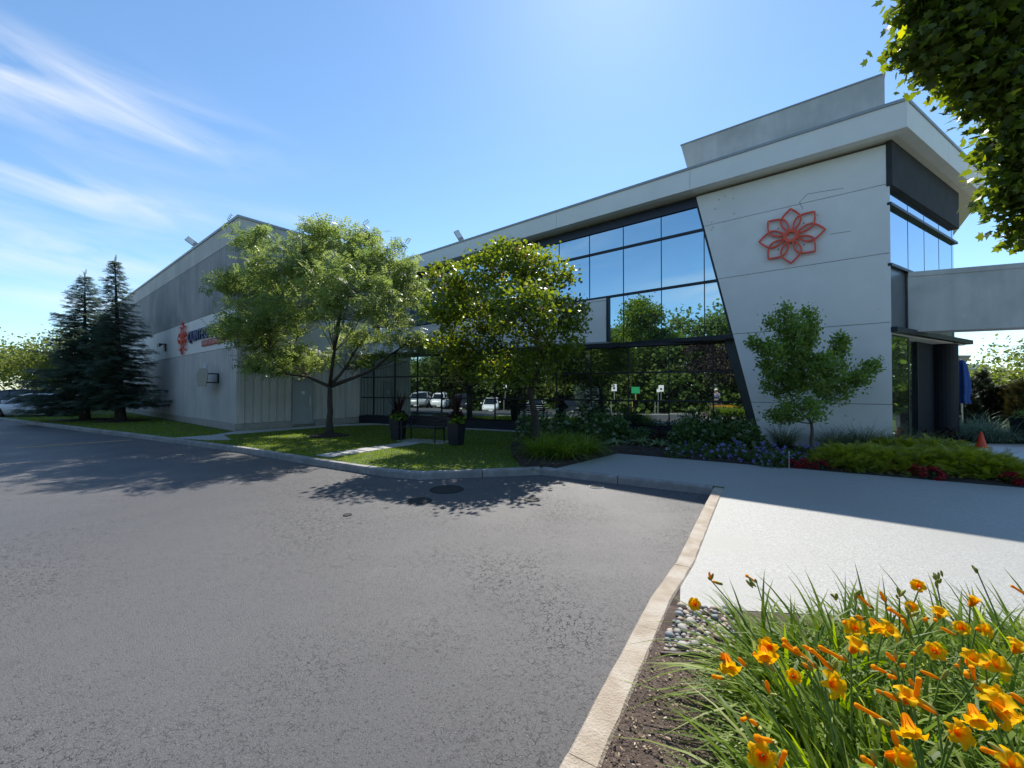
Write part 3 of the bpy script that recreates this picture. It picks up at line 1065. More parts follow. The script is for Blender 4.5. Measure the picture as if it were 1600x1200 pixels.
# ---- ground-floor glazing
gts = [.74 + 1.35 * k for k in range(-9, 4)]
gts = [-12.3] + gts + [6.0]
zrow = [.37, 1.25, 2.24, ZGF - .06]
for r in range(3):
    for i in range(len(gts) - 1):
        a, b = gts[i] + .02, gts[i + 1] - .02
        if b - a < .1: continue
        tilt = random.uniform(-.0025, .0025); tw = random.uniform(-.0025, .0025)
        m = MB(); m.prism([GP(a, zrow[r] + .025, -.06 - tw), GP(b, zrow[r] + .025, -.06 + tw), GP(b, zrow[r + 1] - .025, -.06 + tilt + tw), GP(a, zrow[r + 1] - .025, -.06 + tilt - tw)], -GN * .02)
        m.build('glass_pane', M_glo, office)
for t in gts[1:-1]:
    m = MB(); m.box(GP(t, (zrow[0] + zrow[3]) / 2, -.055), (.035, .07, zrow[3] - zrow[0] - .002), (GD, GN, ZUP)); m.build('mullion', M_frame, office)
for z in zrow[1:3]:
    m = MB(); m.box(GP(-3.1, z, -.05), (18.2, .075, .055), (GD, GN, ZUP)); m.build('transom', M_frame, office)
m = MB(); m.box(GP(-3.1, zrow[0] / 2 - .02, -.02), (18.3, .14, zrow[0] + .02), (GD, GN, ZUP)); m.build('base_panel', M_navy, office)
m = MB(); m.box(GP(-5.95, ZGF + .02, -.03), (12.6, .14, .16), (GD, GN, ZUP)); m.build('head_frame', M_frame, office)
m = MB(); m.box(GP(3.2, ZGF - .01, -.04), (5.6, .1, .09), (GD, GN, ZUP)); m.build('head_frame', M_frame, office)
# flat roof of the projecting ground floor
m = MB(); m.prism([GP(-12.3, ZGF + .105, .0), GP(-.0, ZGF + .105, .0), UP(t949, ZGF + .105, -.24), UP(T_END, ZGF + .105, -.24)], (0, 0, .06)); m.build('ledge_roof', M_coping, office)
# slanted teal reveal between the glazing and the white wall
m = MB()
zr0, zr1 = 0.02, z_bot - .11
m.prism([UP(tl(zr0) - .12, zr0, -.30), UP(tl(zr0) + .22, zr0, -.30), UP(tl(zr1) + .34, zr1, -.30), UP(tl(zr1) - .12, zr1, -.30)], -NF * .1)
m.build('slanted_reveal', M_teal, office)

# ---- entrance side
zcan = 3.16
sside = [.03, .17, 1.44, 2.73, 4.03, 5.3, 5.5]
z_rt, z_rs = 6.4, 4.84
for i in range(len(sside) - 1):
    for za, zb in ((zcan + .1, z_rs), (z_rs, z_rt), (z_rt, ZS_)):
        a, b = sside[i] + .008, sside[i + 1] - .008
        tilt = random.uniform(-.002, .002)
        low = za < 4 and i < 3
        m = MB(); m.prism([RP(a, za + .02, -.06), RP(b, za + .02, -.06), RP(b, zb - .02, -.06 + tilt), RP(a, zb - .02, -.06 + tilt)], -RN * .02)
        m.build('glass_pane', M_gside if za > 4 else M_greypan, office)
for s in sside[1:-1]:
    m = MB(); m.box(RP(s, (zcan + ZS_) / 2, -.07), (.014, .03, ZS_ - zcan - .2), (RD, RN, ZUP)); m.build('mullion', M_frame, office)
for z in (z_rt, z_rs):
    m = MB(); m.box(RP(2.78, z, -.02), (5.6, .1, .07), (RD, RN, ZUP)); m.build('transom', M_frame, office)
m = MB(); m.box(RP(2.77, ZS_ - .58, -.0), (5.6, .12, 1.15), (RD, RN, ZUP)); m.build('head_band', M_soffit_refl, office)  # dark band painted in for the soffit's reflection in the side glass
# entrance canopy, glazed lobby, dark column
can = [RP(-.02, 0, .12), RP(6.0, 0, .25), RP(6.0, 0, -2.6), RP(.3, 0, -2.6)]
m = MB(); m.prism([(p.x, p.y, zcan - .05) for p in can], (0, 0, .13)); m.build('canopy', M_frame, office)
can2 = [RP(.1, 0, -.05), RP(5.85, 0, .1), RP(5.85, 0, -2.5), RP(.35, 0, -2.5)]
m = MB(); m.prism([(p.x, p.y, zcan - .08) for p in can2], (0, 0, .028)); m.build('canopy_soffit', M_soffit, office)
for a, b, dd, m_, nm in ((.05, 1.35, -.06, M_glo, 'glass_pane'), (1.42, 2.75, -.3, M_glo, 'glass_pane'), (2.8, 4.65, -.3, M_column, 'dark_wall')):
    m = MB(); m.prism([RP(a, .05, dd), RP(b, .05, dd), RP(b, zcan - .09, dd), RP(a, zcan - .09, dd)], -RN * .08); m.build(nm, m_, office)
for s_, dd in ((1.38, -.1), (2.08, -.28), (2.77, -.28)):
    m = MB(); m.box(RP(s_, 1.55, dd), (.06, .1, 3.0), (RD, RN, ZUP)); m.build('door_frame', M_frame, office)
m = MB(); m.lathe(RP(4.85, .0, -.25), [(.43, 0), (.43, .25), (.40, .27), (.40, zcan - .085)], 28); m.build('column', M_column, office, smooth=False)

# ---- high-level concrete link beam to the right
bA = RP(1.19, 0, .0); bdir = Vector((.927, -.375, 0)).normalized(); bnr = Vector((bdir.y, -bdir.x, 0))
m = MB(); m.prism([bA + ZUP * 3.2, bA + bdir * 9 + ZUP * 3.2, bA + bdir * 9 + ZUP * 4.68, bA + ZUP * 4.68], -bnr * .6); m.build('link_beam', M_conc, office)
m = MB(); m.prism([bA + bnr * .02 + ZUP * 4.682, bA + bnr * .02 + bdir * 9 + ZUP * 4.682, bA + bnr * .02 + bdir * 9 + ZUP * 4.81, bA + bnr * .02 + ZUP * 4.81], -bnr * .64); m.build('link_beam_cap', M_conc, office)
m = MB(); m.box(bA + bdir * 8.6 - bnr * .3 + ZUP * 1.6, (.5, .5, 3.2), (bdir, bnr, ZUP)); m.build('link_beam_pier', M_conc, office)
# closed body behind the skins
body = [UP(tl(0) - .3, 0, -.5), UP(.5, 0, -.5), RP(1.2, 0, -1.95), RP(4.9, 0, -1.95), RP(4.9, 0, -1.95) - NF * 5, UP(T_END, 0, -9), UP(T_END, 0, -.5), GP(-10, 0, -1.4), GP(.5, 0, -.5), GP(4.6, 0, -.5)]
b2 = [UP(T_END, 0, -.3), UP(.3, 0, -.45), RP(.6, 0, -.4), RP(5.1, 0, -.25), RP(5.1, 0, -.25) - NF * 5, UP(T_END, 0, -9)]
m = MB(); m.prism([(p.x, p.y, 3.3) for p in b2], (0, 0, ZS_ - 3.3)); m.build('core_wall', M_navy, office)
b3 = [UP(.3, 0, -.45), GP(5.9, 0, -.25), GP(-12.2, 0, -.25), UP(T_END, 0, -9), RP(3.5, 0, -2.2) - NF * 4, RP(2.9, 0, -1.9), RP(.6, 0, -1.9)]
b3 = [UP(1.0, 0, -.42), UP(tl(0) - .15, 0, -.42), GP(5.2, 0, -.3), GP(-12.2, 0, -.3), UP(T_END, 0, -9), RP(3.5, 0, -2.2) - NF * 4, RP(2.9, 0, -1.9), RP(1.0, 0, -1.9)]
m = MB(); m.prism([(p.x, p.y, -.05) for p in b3], (0, 0, 3.1)); m.build('core_wall', M_navy, office)

# ------------------------------------------------------------------ warehouse (left wing)
ware = thing('warehouse', 'tall grey precast warehouse with ribbed wall bands and a plain side door', 'building', L0)
ZW = 8.5
bands = [(.28, 3.36, 'rib'), (3.38, 5.0, 'flat'), (5.02, 7.66, 'ribd'), (7.68, ZW, 'top')]


def ribbed(a, b, za, zb, PF, m_, pitch=.3, depth=.05, name='wall_panel'):
    m = MB(); k = max(1, round((b - a) / pitch)); p = (b - a) / k
    pts = []
    for i in range(k):
        s0 = a + i * p
        pts += [(s0 + .0 * p, -depth), (s0 + .12 * p, -depth), (s0 + .28 * p, 0), (s0 + .84 * p, 0), (s0 + 1.0 * p, -depth)]
    q = [pts[0]]
    for w in pts[1:]:
        if abs(w[0] - q[-1][0]) > 1e-5 or abs(w[1] - q[-1][1]) > 1e-5: q.append(w)
    vs = []
    for s, d in q: vs += [PF(s, za, d), PF(s, zb, d)]
    n_ = len(q)
    fs = [(2 * i, 2 * i + 2, 2 * i + 3, 2 * i + 1) for i in range(n_ - 1)]
    bk = [PF(b, za, -.2), PF(b, zb, -.2), PF(a, za, -.2), PF(a, zb, -.2)]
    B = len(vs); vs += bk
    fs += [(2 * n_ - 2, B, B + 1, 2 * n_ - 1), (B, B + 2, B + 3, B + 1), (B + 2, 0, 1, B + 3)]
    fs += [tuple([2 * i + 1 for i in range(n_)] + [B + 1, B + 3]), tuple([B + 2, B] + [2 * i for i in range(n_ - 1, -1, -1)])]
    m.add(vs, fs)
    me = m.mesh(name)
    bm = bmesh.new(); bm.from_mesh(me); bmesh.ops.recalc_face_normals(bm, faces=bm.faces[:]); bm.to_mesh(me); bm.free()
    return link(name, me, m_, ware)


LEN = 41.0
pw = LEN / 14
for i in range(14):
    a, b = i * pw + (.006 if i else .02), (i + 1) * pw - .006
    for za, zb, kd in bands:
        if kd == 'rib': ribbed(a, b, za, zb, LP, M_rib, .24, .03)
        elif kd == 'ribd': ribbed(a, b, za, zb, LP, M_ribd, .24, .03)
        else:
            m = MB(); m.prism([LP(a, za, .0), LP(b, za, .0), LP(b, zb, .0), LP(a, zb, .0)], -NF * .2); m.build('wall_panel', M_band if kd == 'flat' else M_rib, ware)
# return wall with door
dA = HP(459, 640, L0, U); dB = HP(489.5, 640, L0, U)
s_d0, s_d1 = (dA - L0).dot(MD), (dB - L0).dot(MD)
dz = HP(459, 594.5, L0, U).z
print('door s', round(s_d0, 2), round(s_d1, 2), 'top', round(dz, 2))
SRET = 9.0
for a, b in ((.0, s_d0 - .06), (s_d1 + .06, 4.6), (4.612, SRET)):
    ribbed(a + .004, b, .28, 3.36, BP, M_rib, .3, .06)
ribbed(s_d0 - .055, s_d1 + .055, dz + .08, 3.36, BP, M_rib, .3, .06)
for a, b in ((.004, 2.9), (2.912, 5.9), (5.912, SRET)):
    for za, zb, kd in bands[1:]:
        if kd == 'ribd': ribbed(a, b, za, zb, BP, M_ribd, .3, .06)
        else:
            m = MB(); m.prism([BP(a, za), BP(b, za), BP(b, zb), BP(a, zb)], -U * .2); m.build('wall_panel', M_band if kd == 'flat' else M_rib, ware)
# door: leaf, frame, handle, number plate
m = MB(); m.prism([BP(s_d0, .1, -.06), BP(s_d1, .1, -.06), BP(s_d1, dz, -.06), BP(s_d0, dz, -.06)], -U * .06)
door = m.build('door', M_door, ware)
m = MB()
m.prism([BP(s_d0 - .05, .1, -.01), BP(s_d0, .1, -.01), BP(s_d0, dz, -.01), BP(s_d0 - .05, dz, -.01)], -U * .1)
m.prism([BP(s_d1, .1, -.01), BP(s_d1 + .05, .1, -.01), BP(s_d1 + .05, dz, -.01), BP(s_d1, dz, -.01)], -U * .1)
m.prism([BP(s_d0 - .05, dz, -.01), BP(s_d1 + .05, dz, -.01), BP(s_d1 + .05, dz + .06, -.01), BP(s_d0 - .05, dz + .06, -.01)], -U * .1)
m.build('door_frame', M_door, door)
m = MB(); m.box(BP(s_d1 - .12, 1.1, -.05), (.1, .03, .45), (MD, U, ZUP)); m.box(BP(s_d1 - .16, .97, -.02), (.16, .05, .03), (MD, U, ZUP)); m.build('handle', M_steel, door)
m = MB(); m.box(BP((s_d0 + s_d1) / 2, 1.5, -.055), (.14, .012, .14), (MD, U, ZUP)); m.build('number_plate', M_whitep, door)
# foundation, coping, body
m = MB(); m.prism([LP(-.05, -.15, .06), LP(LEN, -.15, .06), LP(LEN, .27, .06), LP(-.05, .27, .06)], -NF * .3); m.build('foundation', M_base, ware)
m = MB(); m.prism([BP(.25, -.15, .05), BP(s_d0 - .07, -.15, .05), BP(s_d0 - .07, .27, .05), BP(.25, .27, .05)], -U * .25)
m.prism([BP(s_d1 + .07, -.15, .05), BP(SRET, -.15, .05), BP(SRET, .27, .05), BP(s_d1 + .07, .27, .05)], -U * .25); m.build('foundation', M_base, ware)
m = MB(); m.prism([LP(-.04, ZW + .002, .04), LP(LEN, ZW + .002, .04), LP(LEN, ZW + .1, .04), LP(-.04, ZW + .1, .04)], -NF * .3); m.build('coping', M_coping, ware)
m = MB(); m.prism([BP(.27, ZW + .002, .04), BP(30, ZW + .002, .04), BP(30, ZW + .1, .04), BP(.27, ZW + .1, .04)], -U * .3); m.build('coping', M_coping, ware)
cw = [L0 - U * .21 + MD * .21, L0 - U * LEN + MD * .21, L0 - U * LEN + MD * 30, L0 - U * .21 + MD * 30]
m = MB(); m.prism([(p.x, p.y, -.15) for p in cw], (0, 0, ZW + .1)); m.build('core_wall', M_rib, ware)

# ------------------------------------------------------------------ emblems, letters, wall fittings
def petal_pts(Rr, W_, k=20):
    out = []
    wf = lambda a: float(np.interp(a, [.18, .25, .32, .4, .5, .58, .64, .7, .78, .86, .93, 1], [.085, .15, .21, .262, .300, .308, .298, .272, .218, .148, .076, 0])) * W_ / .3
    for sgn in (1, -1):
        rgn = range(k + 1) if sgn > 0 else range(k - 1, -1, -1)
        for i in rgn:
            a = .18 + .82 * i / k
            out.append((a * Rr, sgn * wf(a) * Rr))
    return out


def emblem(name, label, c, e1, e2, nrm_, Rr, lift, rot=0.0):
    root = thing(name, label, 'emblem', c)
    for k in range(8):
        th = rot + 2 * math.pi * k / 8
        ca, sa_ = math.cos(th), math.sin(th)
        P = []
        for x, y in petal_pts(Rr, .30):
            P.append((x * ca - y * sa_, x * sa_ + y * ca))
        m = MB(); n_ = len(P); wd = Rr * .024
        inner = []; outer = []
        for i in range(n_):
            px, py = P[i]; ax, ay = P[i - 1]; bx, by = P[(i + 1) % n_]
            tx, ty = bx - ax, by - ay; L_ = math.hypot(tx, ty) or 1
            nx_, ny_ = -ty / L_, tx / L_
            inner.append((px - nx_ * wd, py - ny_ * wd)); outer.append((px + nx_ * wd, py + ny_ * wd))
        o3 = lambda q, d_: Vector(c) + e1 * q[0] + e2 * q[1] + nrm_ * d_
        dk = .0015 * k
        for i in range(n_):
            j = (i + 1) % n_
            q4 = [inner[i], inner[j], outer[j], outer[i]]
            m.add([o3(q, lift) for q in q4] + [o3(q, lift + .06 + dk) for q in q4], [(4, 5, 6, 7), (0, 4, 7, 3), (1, 2, 6, 5), (3, 2, 1, 0)])
        me = m.mesh('petal'); bm = bmesh.new(); bm.from_mesh(me); bmesh.ops.recalc_face_normals(bm, faces=bm.faces[:]); bm.to_mesh(me); bm.free()
        link('petal', me, M_red, root)
    m = MB(); vs = []; fs = []; kk = 28
    for r_, d_ in ((.13, 0), (.13, .075), (.235, .075), (.235, 0)):
        for i in range(kk):
            a = 2 * math.pi * i / kk
            vs.append(Vector(c) + e1 * (math.cos(a) * r_ * Rr) + e2 * (math.sin(a) * r_ * Rr) + nrm_ * (lift + d_))
    for q in range(4):
        for i in range(kk):
            fs.append((q * kk + i, q * kk + (i + 1) % kk, ((q + 1) % 4) * kk + (i + 1) % kk, ((q + 1) % 4) * kk + i))
    m.add(vs, fs); m.build('centre_ring', M_red, root)
    m = MB()
    for a in (45, 135, 225, 315):
        e = Vector(c) + e1 * (math.cos(R(a)) * .55 * Rr) + e2 * (math.sin(R(a)) * .55 * Rr)
        m.tube([e - nrm_ * .03, e + nrm_ * (lift + .02)], .012, 6)
    m.build('standoff', M_black, root)
    return root


et, ez = up_tz(1236, 370)
emblem('wall_emblem', 'large coral red eight-petal flower emblem on the slanted white wall', UP(et, ez), U, ZUP, NF, .78, .05)
pL = HP(288, 529, L0, NF); etL = -(pL - L0).dot(U)
emblem('wall_emblem', 'coral red flower emblem beside the navy letters on the grey warehouse wall', LP(etL, pL.z), U, ZUP, NF, .82, .05)


def letters(text, root, start, along, upv, nrm_, height, length, m_, name, depth=.06, lift=.0):
    """each letter its own mesh, spread over the given length"""
    items = []; x = 0
    for ch in text:
        if ch == ' ':
            x += .35; continue
        cu = bpy.data.curves.new('t', 'FONT'); cu.body = ch; cu.extrude = .5; cu.offset = .018
        ob = bpy.data.objects.new('t', cu); COL.objects.link(ob)
        dg = bpy.context.evaluated_depsgraph_get()
        me = bpy.data.meshes.new_from_object(ob.evaluated_get(dg))
        bpy.data.objects.remove(ob)
        co = np.empty(len(me.vertices) * 3); me.vertices.foreach_get('co', co); co = co.reshape(-1, 3)
        x0, x1 = co[:, 0].min(), co[:, 0].max()
        items.append((me, co, x - x0)); x += (x1 - x0) + .09
    T = x - .09
    for me, co, sh in items:
        w_ = np.array([list(start + along * ((c[0] + sh) / T * length) + upv * (c[1] / .72 * height) + nrm_ * (lift + (c[2] + .5) * depth)) for c in co])
        me.vertices.foreach_set('co', w_.ravel().astype(np.float32)); me.update()
        me.materials.clear()
        link(name, me, m_, root)


tq = lambda x, y: (lambda p: (-(p - L0).dot(U), p.z))(HP(x, y, L0, NF))
t1, z1_ = tq(296.5, 533.5); t2, z2_ = tq(338.5, 525)
lr = thing('wall_lettering', 'raised navy letters QUINTEGRA on the warehouse wall', 'lettering', LP(t1, z1_))
letters('QUINTEGRA', lr, LP(t1, (z1_ + z2_) / 2), U, ZUP, NF, .50, t1 - t2, M_blue, 'letter', .09, .002)
t3, z3_ = tq(317, 540.5); t4, z4_ = tq(352, 531.5)
zz = (z3_ + z4_) / 2
m = MB()
rp = thing('company_sign', 'long red sign strip reading GROUP OF COMPANIES under the navy letters', 'sign', LP(t3, zz))
m.prism([LP(t3 + .05, zz - .06, 0.0), LP(t4 - .05, zz - .06, 0.0), LP(t4 - .05, zz + .22, 0.0), LP(t3 + .05, zz + .22, 0.0)], NF * .05); m.build('panel', M_redback, rp, bevel=.02)
letters('GROUP OF COMPANIES', rp, LP(t3 - .02, zz - .0), U, ZUP, NF, .16, t3 - t4 - .04, M_redlet, 'letter', .012, .051)

# wall lamp on the warehouse
p = HP(259, 543, L0, NF); t_ = -(p - L0).dot(U)
wl = thing('wall_lamp', 'small dark wall-pack lamp on the warehouse wall left of the emblem', 'lamp', LP(t_, p.z))
m = MB(); m.box(LP(t_, p.z, .04), (.3, .08, .42), (U, NF, ZUP)); m.build('back_plate', M_black, wl)
m = MB(); m.prism([LP(t_ + .22, p.z + .2, .08), LP(t_ + .22, p.z - .02, .34), LP(t_ + .22, p.z + .2, .34)], U * .44); m.build('hood', M_black, wl)
# backboard on the warehouse: fan board held off the wall by a square bracket frame
p = HP(342.5, 591, L0, NF); t_ = -(p - L0).dot(U); zb = p.z
bb = thing('basketball_backboard', 'beige fan-shaped backboard on a black square bracket off the warehouse wall', 'backboard', LP(t_, zb))
fan = [(.75, .0), (.75, .18), (.35, .42), (-.35, .42), (-.75, .18), (-.75, 0), (-.5, -.36), (.5, -.36)]
m = MB(); m.prism([LP(t_ + .35 + a, zb + b, .50) for a, b in fan], NF * .03); m.build('board', M_beige, bb)
m = MB()
for a1, b1, a2, b2 in ((0, -.21, .5, -.16), (0, .16, .5, .21), (0, -.16, .06, .16), (.44, -.16, .5, .16)):
    m.prism([LP(t_, zb + b1, a1), LP(t_, zb + b1, a2), LP(t_, zb + b2, a2), LP(t_, zb + b2, a1)], -U * .05)
m.build('bracket', M_black, bb)
p = HP(323, 573, L0, NF); t_ = -(p - L0).dot(U)
ws_ = thing('wall_sensor', 'narrow white box on the warehouse wall above the backboard', 'wall box', LP(t_, p.z))
m = MB(); m.box(LP(t_, p.z, .05), (.14, .1, .26), (U, NF, ZUP)); m.build('housing', M_whitep, ws_, bevel=.01)
m = MB(); m.box(LP(t_, p.z - .16, .05), (.1, .08, .05), (U, NF, ZUP)); m.build('bracket', M_coping, ws_)


def floodlight(label, base, aim):
    root = thing('roof_floodlight', label, 'floodlight', base)
    b = Vector(base); aim = aim.normalized(); sd_ = aim.cross(Vector((0, 1, -.35))).normalized()
    m = MB(); m.tube([b, b + ZUP * .25], .035, 8); m.box(b + ZUP * .03, (.2, .2, .06)); m.build('bracket', M_coping, root)
    nn_ = sd_.cross(aim).normalized()
    c_ = b + ZUP * .22 + aim * .2
    m = MB(); m.box(c_, (.27, .58, .08), (sd_, aim, nn_)); m.build('housing', M_coping, root, bevel=.02)
    m = MB(); m.box(c_ + nn_ * (-.046) + aim * .06, (.21, .38, .014), (sd_, aim, nn_)); m.build('lens', M_lamp, root)


p = HP(720, 375, C0 + NF * (FD - .25), NF); t_ = -(p - C0).dot(U)
floodlight('floodlight tilted up from the office roof edge above the trees', UP(t_, FZ1 + .075, FD - .25), Vector((-.5, .12, .86)))
p = HP(305, 390, L0 - NF * .1, NF); t_ = -(p - L0).dot(U)
floodlight('floodlight on the roof edge of the grey warehouse', LP(t_, ZW + .1, -.1), Vector((-.8, -.1, .6)))

# ------------------------------------------------------------------ trees
def rand_unit(n):
    return norm(rng.normal(0, 1, (n, 3)))


def tree(name, label, base, fork_h, trunk_r, blobs, ncl, per, llen, lwid, material, cl_r, tmpl=LEAF, lean=(0, 0), cat='tree', group=None, bark=None,
         droop=.25, upn=1.0, twig=.5, extra=None, flat=.62, shell=.55, trunk_path=None, limb_r=None):
    """blobs: (centre offset from base xyz, radii xyz, weight); leaves are scattered in small clusters inside the blobs"""
    base = Vector(base)
    root = thing(name, label, cat, base, group)
    bark = bark or M_bark
    # trunk
    top = base + Vector((lean[0], lean[1], fork_h))
    if trunk_path is None:
        k = 6
        trunk_path = [base + Vector((lean[0] * (i / k) ** 1.3 + random.uniform(-.02, .02) * (0 < i < k), lean[1] * (i / k) + random.uniform(-.02, .02) * (0 < i < k), fork_h * i / k)) for i in range(k + 1)]
        trunk_path[0] = trunk_path[0] - Vector((0, 0, .08))
    else:
        trunk_path = [base + Vector(p) for p in trunk_path]; top = trunk_path[-1]
    rad = [trunk_r * (1.45 if i == 0 else 1.12 if i == 1 else 1 - .3 * i / (len(trunk_path) - 1)) for i in range(len(trunk_path))]
    MB().tube(trunk_path, rad, 10).build('trunk', bark, root, smooth=True)
    br = MB(); centres = []; wts = np.array([b[2] for b in blobs], float); wts /= wts.sum()
    lr_ = limb_r or trunk_r * .5
    limbs = [None] * len(blobs)
    tp = trunk_path[-1]
    nodes = [(trunk_path[-1], lr_), (trunk_path[-1].lerp(trunk_path[-2], .5), lr_), (trunk_path[-2], lr_ * .8)]
    for bi in sorted(range(len(blobs)), key=lambda q: (base + Vector(blobs[q][0]) - tp).length):
        ctr = base + Vector(blobs[bi][0])
        st, r0 = min(nodes, key=lambda q: (q[0] - ctr).length + .55 * (q[0] - tp).length + (.8 * max(0, q[0].z - ctr.z)))
        mid = st.lerp(ctr, .5) + Vector((random.uniform(-.08, .08), random.uniform(-.08, .08), -.08 * (ctr - st).length))
        pts = [st, st.lerp(mid, .55) + Vector((random.uniform(-.03, .03), random.uniform(-.03, .03), 0)), mid, mid.lerp(ctr, .55) + Vector((random.uniform(-.05, .05), random.uniform(-.05, .05), .04)), ctr]
        br.tube(pts, [r0, r0 * .84, r0 * .68, r0 * .52, r0 * .38], 6)
        limbs[bi] = pts
        nodes += [(pts[2], r0 * .62), (pts[3], r0 * .5), (pts[4], r0 * .38)]
    cl_ = []
    for bi, (c, r, w_) in enumerate(blobs):
        k = max(1, int(ncl * wts[bi]))
        d_ = rand_unit(k); rr = rng.random(k) ** (1 / 3 * shell * 2) if shell else rng.random(k)
        rr = np.clip(rr, .12, 1)
        pp = np.array(base) + np.array(c) + d_ * rr[:, None] * np.array(r)
        cl_.append(pp)
        for q in range(k):
            if rng.random() < twig:
                a = limbs[bi][random.choice((2, 3, 4, 4))]; e = Vector(pp[q])
                md = a.lerp(e, .5) + Vector((random.uniform(-.1, .1), random.uniform(-.1, .1), -.06 * (e - a).length))
                br.tube([a, md, e], [lr_ * .2, lr_ * .13, lr_ * .06], 4, cap=False)
    br.build('branches', bark, root, smooth=True)
    C = np.concatenate(cl_)
    n_ = len(C) * per
    idx = np.repeat(np.arange(len(C)), per)
    off = rng.normal(0, 1, (n_, 3)) * np.array([1, 1, flat]) * cl_r
    pos = C[idx] + off
    ctrz = np.array(base) + np.array([0, 0, fork_h])
    outw = norm(pos - ctrz) * .5
    ax = outw + rng.normal(0, .7, (n_, 3)); ax[:, 2] -= droop
    nr = rng.normal(0, .6, (n_, 3)); nr[:, 2] += upn
    pos = pos[pos[:, 2] > base.z + .15] if False else pos
    L = llen * rng.uniform(.65, 1.25, n_); Wd = lwid * rng.uniform(.7, 1.2, n_)
    v, f = leaf_arrays(pos, ax, nr, L, Wd, tmpl[0], tmpl[1], bend=.12)
    rnd = np.clip(rng.random(len(C))[idx] * .45 + rng.random(n_) * .55, 0, 1)
    o = link('crown', fast_mesh('crown', v, f, np.repeat(rnd, len(tmpl[1]))), material, root)
    if extra:
        material2, cnt, size = extra
        top_c = C[np.argsort(C[:, 2] + rng.normal(0, .5, len(C)))[-int(len(C) * .7):]]
        sel = top_c[rng.integers(0, len(top_c), cnt)] + rng.normal(0, .12, (cnt, 3))
        i2 = np.repeat(np.arange(cnt), 26)
        p2 = sel[i2] + rng.normal(0, size, (len(i2), 3))
        v, f = leaf_arrays(p2, rng.normal(0, 1, p2.shape), rng.normal(0, 1, p2.shape), np.full(len(i2), size * .6), np.full(len(i2), size * .45), LEAF[0], LEAF[1])
        link('blossom', fast_mesh('blossom', v, f, np.repeat(rng.random(len(i2)), 2)), material2, root)
    return root


def px_blobs(base, depth, items, ydep=.8):
    """items: (x, y, rx, ry, [w, dy]) in pixels at the tree's depth -> blobs in metres"""
    s = depth / FPX; out = []
    for it in items:
        x, y, rx, ry = it[:4]
        w_ = it[4] if len(it) > 4 else rx * ry / 1000
        dy = it[5] if len(it) > 5 else 0
        dep = depth + dy * 2.0; s = dep / FPX
        p = D(x, y, dep) - Vector(base)
        out.append(((p.x, p.y, p.z), (rx * s, max(rx, ry) * s * ydep, ry * s), w_))
    return out


# honey locust in the lawn
b0 = G(515, 681)
items = [(450, 420, 62, 42, 2.2, -.3), (520, 385, 66, 36, 2.3, .3), (590, 415, 60, 38, 2.2, 0), (400, 375, 36, 18, .8, .2), (390, 440, 52, 26, 1.4, .5), (420, 500, 60, 34, 2.0, -.6),
         (385, 520, 44, 22, 1.2, -.3), (470, 480, 66, 48, 2.4, 1.0), (540, 460, 76, 52, 2.6, -.9), (610, 470, 56, 44, 2.0, .6), (640, 440, 30, 30, .9, 0), (640, 535, 42, 20, 1.0, .2),
         (455, 560, 66, 24, 1.7, .3), (410, 570, 40, 16, .8, -.4), (560, 540, 52, 34, 1.4, .8), (350, 438, 16, 10, .2, 0), (500, 362, 26, 15, .5, -.5), (575, 375, 26, 14, .5, .4)]
tree('honey_locust', 'airy fine-leaved locust tree on the lawn in front of the side door', b0, 1.75, .115, px_blobs(b0, b0.y, items, .95), 760, 12, .25, .24, M_locust, .16, tmpl=SPRAY, twig=.6, droop=.5, upn=1.3, limb_r=.075)
# small mulch mound at its foot
o = MB().lathe(b0 + Vector((0, 0, -.02)), [(.72, 0), (.55, .06), (.2, .13), (.12, .15)], 20).build('mulch_ring', M_mulch, smooth=True); struct(o)

# lilac tree by the bed
b1 = Vector((.76, 11.7, 0.02))
items = [(790, 420, 62, 36, 2.4, 0), (850, 430, 46, 38, 1.8, .2), (720, 440, 52, 30, 1.8, -.2), (885, 490, 36, 32, 1.3, 0), (820, 480, 62, 40, 2.2, -.8), (740, 490, 56, 34, 1.8, .5), (700, 490, 34, 32, 1.1, -.3),
         (780, 540, 72, 36, 2.2, .4), (705, 540, 36, 22, .9, .1), (860, 540, 44, 28, 1.2, -.3), (800, 580, 74, 24, 1.7, -.2), (735, 572, 36, 18, .8, .3), (790, 396, 36, 14, .7, .1)]
tree('lilac_tree', 'rounded broad-leaved tree with yellowish faded blossom at the corner of the bed', b1, 1.75, .115, px_blobs(b1, b1.y, items, .9), 720, 22, .115, .09, M_lilac, .16, tmpl=LEAF,
     trunk_path=[(0, 0, -.06), (-.03, 0, .4), (-.1, 0, .85), (-.18, 0, 1.25), (-.25, 0, 1.65)], extra=(M_blossom, 34, .08), droop=.35, twig=.4)

# young tree in front of the white wall
b2 = Vector((7.25, 9.85, .03))
items = [(1226, 500, 9, 24, .6, 0), (1238, 520, 16, 26, .9, 0), (1242, 552, 30, 28, 1.6, .1), (1203, 548, 16, 16, .7, -.1), (1184, 542, 10, 8, .25, 0), (1176, 536, 6, 6, .1, 0), (1268, 496, 7, 20, .4, 0), (1262, 525, 12, 18, .5, 0), (1290, 575, 28, 22, 1.2, -.15), (1308, 550, 10, 18, .5, 0), (1314, 530, 7, 10, .25, 0), (1222, 598, 30, 26, 1.5, .15),
         (1338, 592, 20, 14, .7, 0), (1356, 578, 12, 10, .35, 0), (1364, 570, 6, 6, .12, 0), (1295, 612, 34, 20, 1.2, .15), (1255, 640, 34, 18, 1.1, -.15), (1216, 650, 22, 9, .5, .1), (1260, 585, 34, 30, 1.5, 0), (1205, 575, 18, 18, .6, 0), (1200, 505, 6, 10, .15, 0)]
